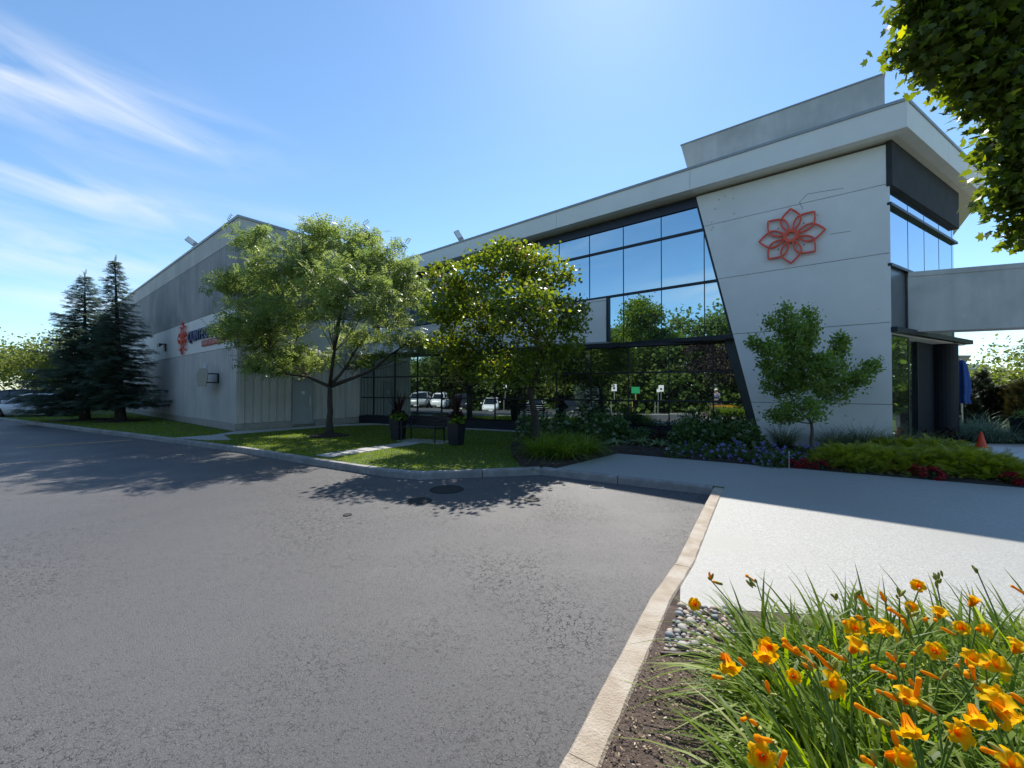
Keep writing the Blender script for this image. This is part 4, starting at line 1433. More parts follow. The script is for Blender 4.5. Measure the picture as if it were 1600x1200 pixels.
tree('young_tree', 'small bushy green tree in front of the slanted white wall', b2, .8, .045, px_blobs(b2, b2.y, items, .9), 760, 20, .075, .05, M_young, .07, bark=M_barkp, droop=-.35, flat=1.0, twig=.5, limb_r=.018)

# big maple overhanging from the right
b3 = Vector((7.6, 4.3, .0))
s3 = 4.3
items = [(1478, 40, 46, 46, 1.6), (1560, 30, 66, 76, 2.4), (1555, 140, 40, 44, 1.4), (1442, 0, 30, 24, .6), (1600, 225, 36, 50, 1.3), (1520, 110, 30, 28, .8), (1592, 300, 26, 32, .7), (1606, 355, 16, 20, .3), (1650, 180, 66, 110, 2.4), (1530, -90, 100, 50, 2.0), (1690, 40, 90, 120, 2.2), (1700, 330, 50, 60, 1.2), (1425, 75, 16, 16, .2), (1460, 110, 18, 14, .25)]
tree('maple_tree', 'leafy maple overhanging the upper right corner', b3, 2.6, .16, px_blobs(b3, s3, items, .75), 1500, 8, .095, .10, M_maple, .10, tmpl=MAPLE, droop=.45, twig=.35, limb_r=.05, upn=.6)


def spruce(label, base, H, rad, material=M_spruce, name='spruce_tree', lean=0.0, group=None, dens=1.0, bare=.85):
    base = Vector(base); root = thing(name, label, 'tree', base, group)
    pth = [base + Vector((lean * (i / 8), 0, H * i / 8 - (.08 if i == 0 else 0))) for i in range(9)]
    MB().tube(pth, [.19 * H / 8 * (1.3 if i == 0 else 1 - i / 8.3) for i in range(9)], 8).build('trunk', M_bark, root, smooth=True)
    P = []; A = []; NN = []; Ls = []
    br = MB()
    z = bare
    while z < H * .985:
        f_ = (z - bare) / (H - bare)
        rr = rad * (1 - f_) ** .85 + .06
        nb = int(7 + 5 * (1 - f_)); a0 = random.random() * 6.28
        for k in range(nb):
            a = a0 + 6.283 * k / nb + random.uniform(-.25, .25); r_ = rr * random.uniform(.5, 1.2)
            c = base + Vector((lean * z / H, 0, z + random.uniform(-.06, .06)))
            d_ = Vector((math.cos(a), math.sin(a), 0))
            pts = []
            for j in range(6):
                q = j / 5
                pts.append(c + d_ * (r_ * q) + ZUP * (r_ * (-.34 * q + .24 * q * q) + (.25 * r_ * q if f_ > .75 else 0)))
            br.tube(pts, [.018 * (1 - .8 * j / 5) * (rr + .3) for j in range(6)], 4, cap=False)
            nt_ = max(5, int(r_ * 15 * dens))
            for j in range(nt_):
                q = .15 + .85 * (j + random.random()) / nt_
                i0 = min(4, int(q * 5)); p_ = pts[i0].lerp(pts[i0 + 1], q * 5 - i0)
                sgn = random.choice((-1, 1))
                sdv = Vector((-d_.y, d_.x, 0)) * sgn
                ax = d_ * random.uniform(.5, 1.0) + sdv * random.uniform(.2, 1.0) + ZUP * random.uniform(-.45, .2)
                P.append(p_); A.append(ax); NN.append(Vector((random.gauss(0, .5), random.gauss(0, .5), 1))); Ls.append(random.uniform(.26, .46) * (.62 + .5 * (1 - f_)))
            P.append(pts[-1]); A.append(pts[-1] - pts[-2]); NN.append(ZUP); Ls.append(.3 * (.5 + .6 * (1 - f_)))
        z += (.13 + .12 * (1 - f_)) * (H / 8)
    for k in range(6):
        P.append(base + Vector((lean, 0, H - .1 * k))); A.append(Vector((random.gauss(0, .25), random.gauss(0, .25), 1))); NN.append(Vector((1, .3, 0))); Ls.append(.3)
    br.build('branches', M_bark, root)
    n_ = len(P)
    Ls = np.array(Ls)
    v, f = leaf_arrays(np.array(P), np.array(A), np.array(NN), Ls, Ls * .62, TWIG[0], TWIG[1], bend=.1)
    rnd = np.repeat(rng.random(n_), len(TWIG[1]))
    link('crown', fast_mesh('crown', v, f, rnd), material, root)
    return root


spruce('dark spruce tree on the lawn, the left and wider of the two', Vector((-23.1, 22, 0)), 7.9, 2.45, lean=-.1, dens=1.3)
spruce('dark slender spruce tree nearest the warehouse wall', Vector((-20.3, 21.1, 0)), 8.4, 1.75, lean=-.4, dens=.95, bare=1.0)
for cx, cy, r_ in ((-23.1, 22, 1.2), (-20.3, 21.1, 1.0)):
    struct(MB().lathe((cx, cy, -.01), [(r_, 0), (r_ * .8, .03), (.2, .08)], 18).build('mulch_ring', M_mulch, smooth=True))


def far_tree(name, label, base, H, Wd, material, seed_n=120, per=26, ll=.34, group=None, bare=.14, bark=None):
    base = Vector(base); bl = []
    k = 9
    for i in range(k):
        a = 6.283 * i / k + random.uniform(-.3, .3); q = random.uniform(.25, .62)
        zz_ = H * random.uniform(bare + .2, .86)
        rr_ = Wd * random.uniform(.22, .36)
        bl.append(((math.cos(a) * Wd * q * .8, math.sin(a) * Wd * q * .8, zz_), (rr_, rr_, rr_ * random.uniform(.6, .9)), 1))
    bl.append(((0, 0, H * .84), (Wd * .3, Wd * .3, H * .14), 1)); bl.append(((0, 0, H * .55), (Wd * .4, Wd * .4, H * .2), 1.4))
    return tree(name, label, base, H * bare, .035 * H ** .8, bl, seed_n, per, ll, ll * .75, material, Wd * .075, group=group, twig=.25, bark=bark)


# trees behind the parked cars on the far left
far_tree('roadside_tree', 'yellow-green tree behind the parked cars at the left edge', (-43, 36, -.12), 5.4, 6.5, M_far, 300, 30, .2)
far_tree('roadside_tree', 'loose pale tree rising behind the left spruce', (-34, 33, -.12), 7.4, 7.0, M_far, 260, 26, .2)
far_tree('roadside_tree', 'low bright tree between the spruce trunks and the parking lot', (-50, 50, -.12), 7.5, 9, M_far, 260, 28, .28)
far_tree('roadside_tree', 'leafy tree seen in the gap between the two spruces', (-40, 46, -.12), 9.5, 7.5, M_far, 240, 26, .26)
far_tree('roadside_tree', 'tree at the far left beyond the dark parked car', (-62, 46, -.12), 7.6, 9.5, M_far, 280, 28, .28)
# trees at the far right
far_tree('distant_tree', 'tall feathery tree at the right edge under the concrete beam', (32.6, 24.5, 0), 4.4, 5.0, M_far, 130, 22, .22)
far_tree('distant_tree', 'broad green tree behind the dwarf conifers, right of the column', (34.5, 29, 0), 3.0, 7.0, M_far, 150, 24, .22)
far_tree('distant_tree', 'lower green tree beside the blue umbrella', (28.5, 25.5, 0), 2.3, 5.0, M_far, 120, 24, .2)
far_tree('distant_tree', 'tree beyond the beam at the far right border', (40, 30, 0), 5.4, 7.0, M_far, 120, 22, .26)


def ed(e, d):
    p = GD * e + GN * d
    return Vector((p.x, p.y, gz(p.x, p.y)))


# trees across the parking lot behind the viewer (they show in the glazing)
BT = [(-44, 16, 11, 9, 0), (-37, 21, 10, 9, 1), (-31, 19, 11, 9, 0), (-26, 23, 12, 10, 1), (-20, 25, 13, 10, 0), (-15, 28, 14, 11, 1), (-9, 26, 11, 8, 0), (-4, 24, 10, 9, 1), (2, 26, 13, 10, 0), (8, 24, 12, 9, 1), (15, 22, 12, 10, 0), (22, 18, 11, 9, 1), (-33, 30, 14, 10, 1), (-18, 35, 15, 11, 0), (-4, 34, 15, 11, 1), (10, 33, 15, 11, 0)]
for i, (e_, d_, H_, W_, q) in enumerate(BT):
    far_tree('boundary_tree', 'leafy tree across the parking lot seen reflected in the glazing', ed(e_, d_), H_, W_, M_farg if q else M_far, 230, 26, .5, group='trees reflected in the glazing', bare=.06)
far_tree('purple_maple', 'dark purple-leaved tree reflected in the ground-floor glass beside the person', (-3.6, -7.4, gz(-3.6, -7.4)), 7.0, 4.2, M_purple, 150, 26, .22, bare=.3)
far_tree('shade_tree', 'dense green tree reflected in the entrance glass', (27, 13.5, -.1), 7, 6, M_farg, 130, 24, .34, bare=.16)
far_tree('shade_tree', 'second dense green tree reflected in the entrance glass, further out', (31, 17.5, -.1), 8, 7, M_farg, 130, 24, .34, bare=.16)
spruce('blue spruce reflected in the ground-floor glass behind the cars', ed(-14, 20), 7, 2.2, M_bluespruce, 'blue_spruce', dens=.5)

# undergrowth filling the wood edge behind the boundary trees
n_ = 26000
e_ = rng.uniform(-60, 40, n_); d_ = rng.uniform(22, 40, n_) ; d_ = np.where(e_ < -28, d_ - 4, d_)
hz_ = rng.random(n_) ** 1.2 * (3.2 + 1.8 * np.sin(e_ * .7) + 1.2 * np.sin(e_ * 1.9))
pos = np.stack([GD.x * e_ + GN.x * d_, GD.y * e_ + GN.y * d_, -1.2 + np.maximum(hz_, .1)], 1)
ax = rng.normal(0, 1, (n_, 3)); nr = rng.normal(0, .6, (n_, 3)); nr[:, 2] += 1
v, f = leaf_arrays(pos, ax, nr, rng.uniform(.5, .9, n_), rng.uniform(.4, .7, n_), LEAF[0], LEAF[1], bend=.1)
o = link('undergrowth', fast_mesh('undergrowth', v, f, np.repeat(rng.random(n_), 2)), M_farg); o['kind'] = 'stuff'; o['label'] = 'dense green undergrowth across the lot reflected in the glazing'; o['category'] = 'undergrowth'
n_ = 9000
a_ = rng.uniform(-.35, .75, n_); r_ = rng.uniform(24, 34, n_)
pos = np.stack([10 + np.cos(a_) * r_, 10 + np.sin(a_) * r_, rng.random(n_) * 2.6], 1)
ang = np.arctan2(pos[:, 0], pos[:, 1]); k_ = ang > R(53.5); pos = pos[k_]; n_ = len(pos)
v, f = leaf_arrays(pos, rng.normal(0, 1, (n_, 3)), rng.normal(0, .6, (n_, 3)) + [0, 0, 1], rng.uniform(.4, .7, n_), rng.uniform(.3, .5, n_), LEAF[0], LEAF[1], bend=.1)
o = link('undergrowth', fast_mesh('undergrowth', v, f, np.repeat(rng.random(n_), 2)), M_farg); o['kind'] = 'stuff'; o['label'] = 'green shrub border reflected in the entrance glass'; o['category'] = 'undergrowth'

# ------------------------------------------------------------------ cars
def loft(sections, mb):
    """sections: list of equally long point lists"""
    k = len(sections[0]); vs = [p for s in sections for p in s]; fs = []
    for i in range(len(sections) - 1):
        for j in range(k):
            fs.append((i * k + j, i * k + (j + 1) % k, (i + 1) * k + (j + 1) % k, (i + 1) * k + j))
    fs.append(tuple(range(k - 1, -1, -1))); fs.append(tuple((len(sections) - 1) * k + j for j in range(k)))
    mb.add(vs, fs)
    return mb


def fixn(o):
    bm = bmesh.new(); bm.from_mesh(o.data); bmesh.ops.recalc_face_normals(bm, faces=bm.faces[:]); bm.to_mesh(o.data); bm.free()
    return o


CARS = {
    'sedan': dict(L=4.75, H=1.45, wb=2.8, wr=.335, body=[(-.5, .42, .86, .74), (-.47, .28, .98, .84), (-.38, .2, 1.0, .9), (-.1, .18, .93, .92), (.15, .18, .90, .92), (.3, .2, .84, .91), (.42, .22, .76, .87), (.48, .26, .64, .78), (.5, .36, .54, .62)],
                  cab=[(-.42, .94, .98, .74, .7), (-.27, .9, 1.34, .8, .62), (-.1, .9, 1.44, .82, .62), (.02, .9, 1.43, .82, .62), (.1, .88, 1.34, .82, .64), (.26, .84, .88, .8, .74)]),
    'suv': dict(L=4.6, H=1.7, wb=2.7, wr=.37, body=[(-.5, .45, 1.0, .8), (-.475, .3, 1.12, .88), (-.38, .24, 1.12, .92), (-.1, .22, 1.06, .93), (.15, .22, 1.04, .93), (.3, .24, 1.0, .92), (.42, .26, .94, .89), (.48, .3, .84, .82), (.5, .4, .7, .7)],
                cab=[(-.48, 1.04, 1.12, .78, .72), (-.42, 1.0, 1.55, .82, .66), (-.2, 1.0, 1.68, .84, .66), (.02, 1.0, 1.66, .84, .66), (.1, .98, 1.56, .84, .68), (.26, .95, 1.0, .82, .76)]),
    'van': dict(L=5.9, H=2.55, wb=3.5, wr=.36, body=[(-.5, .4, 1.2, .9), (-.49, .3, 1.3, .96), (-.3, .28, 1.3, .98), (0, .28, 1.3, .98), (.25, .28, 1.25, .98), (.4, .28, 1.1, .95), (.48, .32, .95, .86), (.5, .42, .8, .75)],
                cab=[(-.5, 1.19, 2.4, .9, .82), (-.49, 1.2, 2.52, .92, .84), (0, 1.2, 2.55, .94, .84), (.2, 1.2, 2.5, .94, .82), (.27, 1.18, 2.3, .93, .8), (.42, 1.06, 1.1, .9, .84)]),
}


def car(label, kind, paint, loc, rz, name='parked_car', cat='car', group=None, scale=1.0, cabm=None):
    S = CARS[kind]; L = S['L']
    root = thing(name, label, cat, loc, group, rz)
    root.scale = (scale,) * 3

    def put(o):
        o.matrix_parent_inverse = Matrix.Identity(4); return o

    def bld(mb, nm, m_, par=None, smooth=True, bev=0):
        o = mb.build(nm, m_, None, smooth=smooth, bevel=bev); o.parent = par or root; return fixn(o)
    secs = []
    for x, zb_, zt, hw in S['body']:
        sh = (zt - zb_)
        half = [(hw * .86, zb_), (hw * .98, zb_ + .22 * sh), (hw, zb_ + .5 * sh), (hw * .965, zb_ + .8 * sh), (hw * .84, zt)]
        secs.append([(x * L, y, z) for y, z in half] + [(x * L, -y, z) for y, z in reversed(half)])
    body = bld(loft(secs, MB()), 'body', paint)
    secs = []
    for x, zb_, zt, wb_, wt in S['cab']:
        zt = max(zt, zb_ + .03)
        secs.append([(x * L, wb_, zb_), (x * L, wt + (wb_ - wt) * .25, zb_ + (zt - zb_) * .75), (x * L, wt * .9, zt), (x * L, -wt * .9, zt), (x * L, -(wt + (wb_ - wt) * .25), zb_ + (zt - zb_) * .75), (x * L, -wb_, zb_)])
    cabin = bld(loft(secs, MB()), 'cabin' if kind == 'van' else 'windows', cabm or (paint if kind == 'van' else M_carglass), smooth=False)
    if kind == 'van':
        c4, c5 = S['cab'][4], S['cab'][5]
        m = MB(); m.add([(c4[0] * L + .02, c4[4] * .85, c4[2] - .04), (c5[0] * L - .08, c5[3] * .85, c5[1] + .1), (c5[0] * L - .08, -c5[3] * .85, c5[1] + .1), (c4[0] * L + .02, -c4[4] * .85, c4[2] - .04)], [(0, 1, 2, 3)])
        m.v = [(x + .03, y, z + .02) for x, y, z in m.v]
        bld(m, 'windscreen', M_carglass, cabin, False)
        for sg in (-1, 1):
            m = MB(); m.box((.22 * L, sg * .90, 1.62), (.9, .06, .6)); bld(m, 'side_window', M_carglass, cabin, False)
    else:
        # painted roof skin over the glass, pillars
        secs = []
        for x, zb_, zt, wb_, wt in S['cab'][1:-1]:
            secs.append([(x * L, wt * .97, zt - .05), (x * L, wt * .9, zt + .012), (x * L, -wt * .9, zt + .012), (x * L, -wt * .97, zt - .05)])
        bld(loft(secs, MB()), 'roof', paint)
        for sg in (-1, 1):
            m = MB()
            c0_, c1_ = S['cab'][-2], S['cab'][-1]
            m.tube([(c1_[0] * L, sg * c1_[3] * .97, c1_[1]), (c0_[0] * L, sg * c0_[4] * .99, c0_[2])], .035, 5)
            c0_, c1_ = S['cab'][1], S['cab'][0]
            m.tube([(c1_[0] * L, sg * c1_[3] * .97, c1_[1]), (c0_[0] * L, sg * c0_[4] * .99, c0_[2])], .06, 5)
            cm = S['cab'][2]
            m.tube([(cm[0] * L + .1, sg * (cm[3] + .005), cm[1]), (cm[0] * L, sg * cm[4] * 1.02, cm[2] - .05)], .03, 5)
            bld(m, 'pillar', paint, smooth=False)
    for sx in (-1, 1):
        for sy in (-1, 1):
            c = Vector((sx * S['wb'] / 2 + .03, sy * (.8 if kind != 'van' else .84), S['wr']))
            r_ = S['wr']; vs = []; fs = []; prof = [(r_ * .66, .1), (r_ * .97, .1), (r_, .06), (r_, -.06), (r_ * .97, -.1), (r_ * .66, -.1)]; sg = 20
            for pr, py in prof:
                for k in range(sg):
                    a = 6.2832 * k / sg; vs.append((c.x + pr * math.cos(a), c.y + sy * py + sy * .03, c.z + pr * math.sin(a)))
            for i in range(6):
                for k in range(sg): fs.append((i * sg + k, i * sg + (k + 1) % sg, ((i + 1) % 6) * sg + (k + 1) % sg, ((i + 1) % 6) * sg + k))
            ty = bld(MB().add(vs, fs), 'wheel', M_tyre)
            m = MB()
            for k in range(5):
                a = 6.2832 * k / 5
                m.tube([(c.x, c.y + sy * .1, c.z), (c.x + math.cos(a) * r_ * .64, c.y + sy * .09, c.z + math.sin(a) * r_ * .64)], .035, 5)
            m.tube([(c.x, c.y - sy * .05, c.z), (c.x, c.y + sy * .075, c.z)], r_ * .65, 14)
            bld(m, 'rim', M_rim, ty, False)
    f_ = S['body'][-2]; r0 = S['body'][1]
    for sy in (-1, 1):
        m = MB(); m.box((f_[0] * L - .1, sy * f_[3] * .8, f_[2] - .05), (.3, .3, .1)); bld(m, 'headlight', M_lamp, None, False, .02)
        m = MB(); m.box((r0[0] * L - .02, sy * r0[3] * .84, r0[2] - .14), (.12, .22, .14)); bld(m, 'tail_light', M_tail, None, False, .02)
        m = MB(); m.box((.2 * L, sy * 1.0, S['body'][4][2] + .08), (.16, .2, .13)); bld(m, 'mirror', paint, None, False, .03)
    m = MB(); m.box((.492 * L, 0, f_[1] + .16), (.06, f_[3] * 1.3, .14)); bld(m, 'grille', M_black, None, False)
    m = MB(); m.box((.503 * L, 0, f_[1] + .02), (.03, .4, .11)); bld(m, 'number_plate', M_whitep, None, False)
    return root


car('white sedan parked behind the spruces, nose to the left', 'sedan', M_carw, Vector((-29.4, 25.4, -.12)), R(180 + 6), scale=1.06)
car('dark estate car parked behind the white sedan', 'suv', M_card, Vector((-34.6, 29.5, -.12)), R(8), scale=1.05)


def mir(x, y_unused, depth):
    """place seen in the ground-floor glass at pixel x, at this virtual depth -> real place"""
    v = Vector(((x - 800) / FPX * depth, depth, 0)); d = (v - GA).dot(GN)
    p = v - GN * (2 * d)
    return Vector((p.x, p.y, gz(p.x, p.y)))


GA_ang = math.atan2(GN.y, GN.x)
cf = math.atan2(-GN.y, -GN.x)                         # facing the building
for lab, kind, pnt, x, dep, da in (
        ('silver SUV reflected leftmost in the ground-floor glass', 'suv', M_carg, 655, 42, -28), ('white SUV reflected in the glass above the bench', 'suv', M_carw, 686, 43, -28),
        ('dark SUV reflected in the glass above the right planter', 'suv', M_card, 722, 45, -28), ('white coupe reflected in the glass right of the planters', 'sedan', M_carw, 768, 44, -28),
        ('pale car reflected behind the trunk of the lilac tree', 'sedan', M_carg, 838, 47, -28), ('dark car reflected above the hydrangeas', 'sedan', M_card, 884, 46, -28)):
    p = mir(x, 0, dep)
    car(lab, kind, pnt, p, cf + R(da), name='reflected_car' if False else 'parked_car')
p = mir(968, 0, 56)
car('white delivery van reflected in the ground-floor glass', 'van', M_carw, p, cf - R(75), name='delivery_van', cat='van')

# lawn strip across the lot with kerb, sign posts and lamp poles (seen in the glazing)
cs = [ed(-9, 10.2), ed(24, 10.2), ed(24, 17), ed(-12, 17)]
m = MB(); vs = [(p.x, p.y, p.z + .1) for p in cs] + [(p.x, p.y, p.z - .2) for p in cs]
m.add(vs, [(0, 1, 2, 3), (4, 7, 6, 5), (0, 4, 5, 1), (1, 5, 6, 2), (2, 6, 7, 3), (3, 7, 4, 0)])
struct(fixn(m.build('lawn_strip', mat('strip_turf', (.09, .17, .02), (.12, .21, .03), scale=8, rough=.95, bump=.4))))  # brighter green than the near lawn
a, b = ed(-9, 10.05), ed(24, 10.05)
m = MB(); m.prism([(a.x, a.y, a.z - .1), (b.x, b.y, b.z - .1), (b.x + GN.x * .16, b.y + GN.y * .16, b.z - .1), (a.x + GN.x * .16, a.y + GN.y * .16, a.z - .1)], (0, 0, .24))
struct(m.build('far_kerb', M_walk))


def signpost(label, loc, h, w_, hh, board, post=M_coping, mark=None):
    root = thing('sign_post', label, 'sign', loc)
    loc = Vector(loc)
    m = MB(); m.tube([loc - ZUP * .1, loc + ZUP * h], .035, 8); m.build('post', post, root)
    m = MB(); m.box(loc + ZUP * (h - hh / 2) - GN * .05, (w_, .02, hh), (GD, GN, ZUP)); bd = m.build('board', board, root)
    if mark:
        m = MB(); m.box(loc + ZUP * (h - hh * .6) - GN * .064, (w_ * .4, .006, hh * .3), (GD, GN, ZUP)); m.build('mark', mark, bd)


signpost('white sign on a post reflected left of the van', mir(957, 0, 38) + ZUP * .0, 2.6, .5, .62, M_signw, mark=M_blue)
signpost('green sign on a yellow post reflected in front of the van', mir(990, 0, 39), 2.5, .75, .6, M_signg, post=M_yel)
signpost('taller white sign reflected above the far lawn', mir(1029, 0, 38), 2.7, .5, .55, M_signw, mark=M_blue)
signpost('small white sign reflected beside the taller one', mir(1024, 0, 40), 2.5, .28, .28, M_signw)
signpost('white sign reflected behind the lilac trunk', mir(789, 0, 41), 2.7, .4, .5, M_signw)
for lab, x, dep, h in (('pale lamp pole reflected in the left ground-floor panes', 633, 40, 6.5), ('grey pole reflected right of the person', 1120, 34, 2.6)):
    p = mir(x, 0, dep)
    root = thing('lamp_pole', lab, 'pole', p)
    m = MB(); m.tube([p - ZUP * .1, p + ZUP * h], [.09, .06], 10); m.build('pole', M_whitep if h > 4 else M_coping, root)
    m = MB(); m.box(p + ZUP * h, (.3, .3, .12)); m.build('head', M_coping, root, bevel=.02)
    m = MB(); m.box(p + ZUP * .1, (.4, .4, .3)); m.build('footing', M_walk, root)

# ------------------------------------------------------------------ bench and planters
bo = Vector((-2.85, 12.9, .015))
bench = thing('park_bench', 'dark metal slatted bench between the two tall planters', 'bench', bo)
bx = lambda a, d_, z: bo + GD * a + GN * d_ + ZUP * z
ax3 = (GD, GN, ZUP)
for i in range(5):
    m = MB(); m.box(bx(0, .2 - .1 * i, .44), (1.5, .075, .025), ax3); m.build('seat_slat', M_black, bench)
for i in range(4):
    m = MB(); m.box(bx(0, -.29 - .03 * i, .55 + .1 * i), (1.5, .022, .075), ax3); m.build('back_slat', M_black, bench)
for sx in (-.66, .66):
    for dd, top in ((.22, .62), (-.27, .9)):
        m = MB(); m.tube([bx(sx, dd, -.0), bx(sx, dd * .92, .42), bx(sx, dd - (.1 if dd < 0 else 0), top)], .024, 8); m.build('leg', M_black, bench)
    m = MB(); m.tube([bx(sx, .25, .62), bx(sx, 0, .65), bx(sx, -.3, .64)], .024, 8); m.build('armrest', M_black, bench)
    m = MB(); m.tube([bx(sx, .25, .42), bx(sx, -.27, .42)], .022, 8); m.build('seat_rail', M_black, bench)


def blades(root, name, c, n_, hmin, hmax, wmin, wmax, spread, material, lean=.5, bend=(.2, .7), seg=4, zoff=0.0, kind=None, up=1.0):
    t = []; f = []
    for i in range(seg + 1):
        y = i / seg; w_ = .5 * (1 - y ** 2.2) + .02
        t += [(-w_, y, .0), (w_, y, .0)]
    for i in range(seg): f.append((2 * i, 2 * i + 1, 2 * i + 3, 2 * i + 2))
    a = rng.uniform(0, 2 * math.pi, n_); r_ = spread * np.sqrt(rng.random(n_))
    c = np.array(c)
    pos = c + np.stack([np.cos(a) * r_, np.sin(a) * r_, np.full(n_, zoff)], 1)
    ln = rng.uniform(.1, 1, n_) * lean
    a2 = a + rng.normal(0, .5, n_)
    ax = np.stack([np.cos(a2) * ln, np.sin(a2) * ln, np.full(n_, up)], 1)
    nr = np.tile([0, 0, 1.0], (n_, 1)) + rng.normal(0, .12, (n_, 3))
    L = rng.uniform(hmin, hmax, n_); Wd = rng.uniform(wmin, wmax, n_)
    axn = norm(ax); across = norm(np.cross(axn, nr)); nn = np.cross(across, axn)
    tt = np.asarray(t, float); bnd = rng.uniform(*bend, n_)
    v = (pos[:, None] + across[:, None] * (tt[None, :, 0:1] * Wd[:, None, None]) + axn[:, None] * (tt[None, :, 1:2] * L[:, None, None]) - nn[:, None] * (bnd[:, None, None] * tt[None, :, 1:2] ** 2.2 * L[:, None, None])
         - np.array([0, 0, 1.0]) * (bnd[:, None, None] * .45 * tt[None, :, 1:2] ** 3 * L[:, None, None]))
    v[:, :, 2] = np.maximum(v[:, :, 2], c[2] + .01)
    F = (np.asarray(f)[None] + (np.arange(n_) * len(t))[:, None, None]).reshape(-1, 4)
    rnd = np.repeat(rng.random(n_), seg)
    o = link(name, fast_mesh(name, v.reshape(-1, 3), F, rnd, True), material, root)
    if kind: o['kind'] = kind
    return o


def leaf_ball(root, name, c, rad, n_, ll, lw, material, up=.6, tm=LEAF, shell=.5, droop=.1):
    d_ = rand_unit(n_); d_[:, 2] = np.abs(d_[:, 2]) * 1.0 - .15
    rr = rng.random(n_) ** shell
    pos = np.array(c) + d_ * rr[:, None] * np.array(rad)
    pos[:, 2] = np.maximum(pos[:, 2], c[2] + .02)
    ax = d_ * .8 + rng.normal(0, .5, (n_, 3)); ax[:, 2] -= droop
    nr = d_ * .6 + rng.normal(0, .4, (n_, 3)); nr[:, 2] += up
    v, f = leaf_arrays(pos, ax, nr, ll * rng.uniform(.6, 1.2, n_), lw * rng.uniform(.7, 1.2, n_), tm[0], tm[1], bend=.15)
    return link(name, fast_mesh(name, v, f, np.repeat(rng.random(n_), len(tm[1]))), material, root)


def planter(label, loc):
    loc = Vector(loc); root = thing('tall_planter', label, 'planter', loc)
    m = MB(); m.box(loc + ZUP * .4, (.33, .33, .8), (GD, GN, ZUP), taper=1.32); m.build('pot', M_pot, root, bevel=.02)
    m = MB(); m.box(loc + ZUP * .785, (.46, .46, .05), (GD, GN, ZUP)); m.build('rim', M_pot, root, bevel=.01)
    c = loc + ZUP * .82
    blades(root, 'spike_leaves', c, 38, .5, 1.0, .04, .07, .05, M_dkred, lean=.35, bend=(.05, .35))
    leaf_ball(root, 'vine', c + GD * .12 + GN * .12 - ZUP * .12, (.24, .24, .2), 160, .1, .09, M_lime)
    leaf_ball(root, 'foliage', c - ZUP * .05, (.26, .26, .26), 220, .1, .07, M_dkred)


planter('tall dark planter with red spiky plant at the left end of the bench', G(622, 687))
planter('tall dark planter with red spiky plant at the right end of the bench', G(713, 695))

# ------------------------------------------------------------------ planting by the building
def shrub(name, label, c, rad, n_, ll, lw, material, cat='shrub', group=None, heads=None, head_m=None, hr=.055, hname='flower_head', tm=LEAF, stems=True, shell=.45):
    c = Vector(c); root = thing(name, label, cat, c, group)
    leaf_ball(root, 'foliage', c, rad, n_, ll, lw, material, tm=tm, shell=shell)
    if stems:
        m = MB()
        for i in range(7):
            a = 6.283 * i / 7
            m.tube([c - ZUP * .03, c + Vector((math.cos(a) * rad[0] * .3, math.sin(a) * rad[1] * .3, rad[2] * .4)), c + Vector((math.cos(a) * rad[0] * .6, math.sin(a) * rad[1] * .6, rad[2] * .7))], [.014, .01, .005], 5)
        m.build('stems', M_stem, root)
    if heads:
        base_me = None
        for i in range(heads):
            d_ = Vector((random.gauss(0, 1), random.gauss(0, 1), abs(random.gauss(.5, .6)))).normalized()
            if d_.y > .5: d_.y *= -1
            p_ = c + Vector((d_.x * rad[0], d_.y * rad[1], d_.z * rad[2]))
            if base_me is None:
                k = 44; dd = rand_unit(k); pos = dd * hr * np.array([1, 1, .75])
                v, f = leaf_arrays(pos, rng.normal(0, 1, (k, 3)), dd, np.full(k, hr * .55), np.full(k, hr * .5), LEAF[0], LEAF[1])
                base_me = fast_mesh(hname, v, f, np.repeat(rng.random(k), 2)); base_me.materials.append(head_m)
            o = bpy.data.objects.new(hname, base_me); COL.objects.link(o); o.location = p_; o.scale = (random.uniform(.7, 1.2),) * 3
            setpar(o, root)
    return root


for i, (x, y, lab) in enumerate(((838, 690, 'white-flowering hydrangea right behind the lilac trunk'), (882, 689, 'white-flowering hydrangea in the middle of the left hydrangea row'), (935, 690, 'white-flowering hydrangea at the right end of the left row'), (966, 689, 'low hydrangea end bush beside the bare gap'))):
    p = G(x, y); shrub('hydrangea_shrub', lab, p, (.75 if i < 3 else .45, .55, 1.12 if i < 3 else .9), 900, .12, .085, M_hyd, 'shrub', 'hydrangeas', 26 if i < 3 else 8, M_hydf, .05)
for i, (x, y, lab) in enumerate(((1075, 698, 'hydrangea bush left in the row beside the slanted wall'), (1122, 700, 'hydrangea bush in the middle beside the slanted wall'), (1162, 702, 'hydrangea bush touching the foot of the slanted wall'))):
    p = G(x, y); shrub('hydrangea_shrub', lab, p, (.62, .5, 1.0), 850, .11, .08, M_hyd, 'shrub', 'hydrangeas', 14, M_hydf, .045)
shrub('yellow_lily_patch', 'patch of yellow flowers above the right hydrangeas by the glass', G(1145, 688), (.5, .3, 1.15), 260, .1, .05, M_ger, 'plant', None, 12, M_blossom, .06)
for x, y, lab in ((1000, 692, 'low dark shrub in the gap before the glass'), (1035, 693, 'low dark purple shrub left of the hydrangeas by the slanted wall')):
    shrub('low_shrub', lab, G(x, y), (.5, .4, .62), 420, .09, .05, M_hyd if x < 1010 else M_dkred)

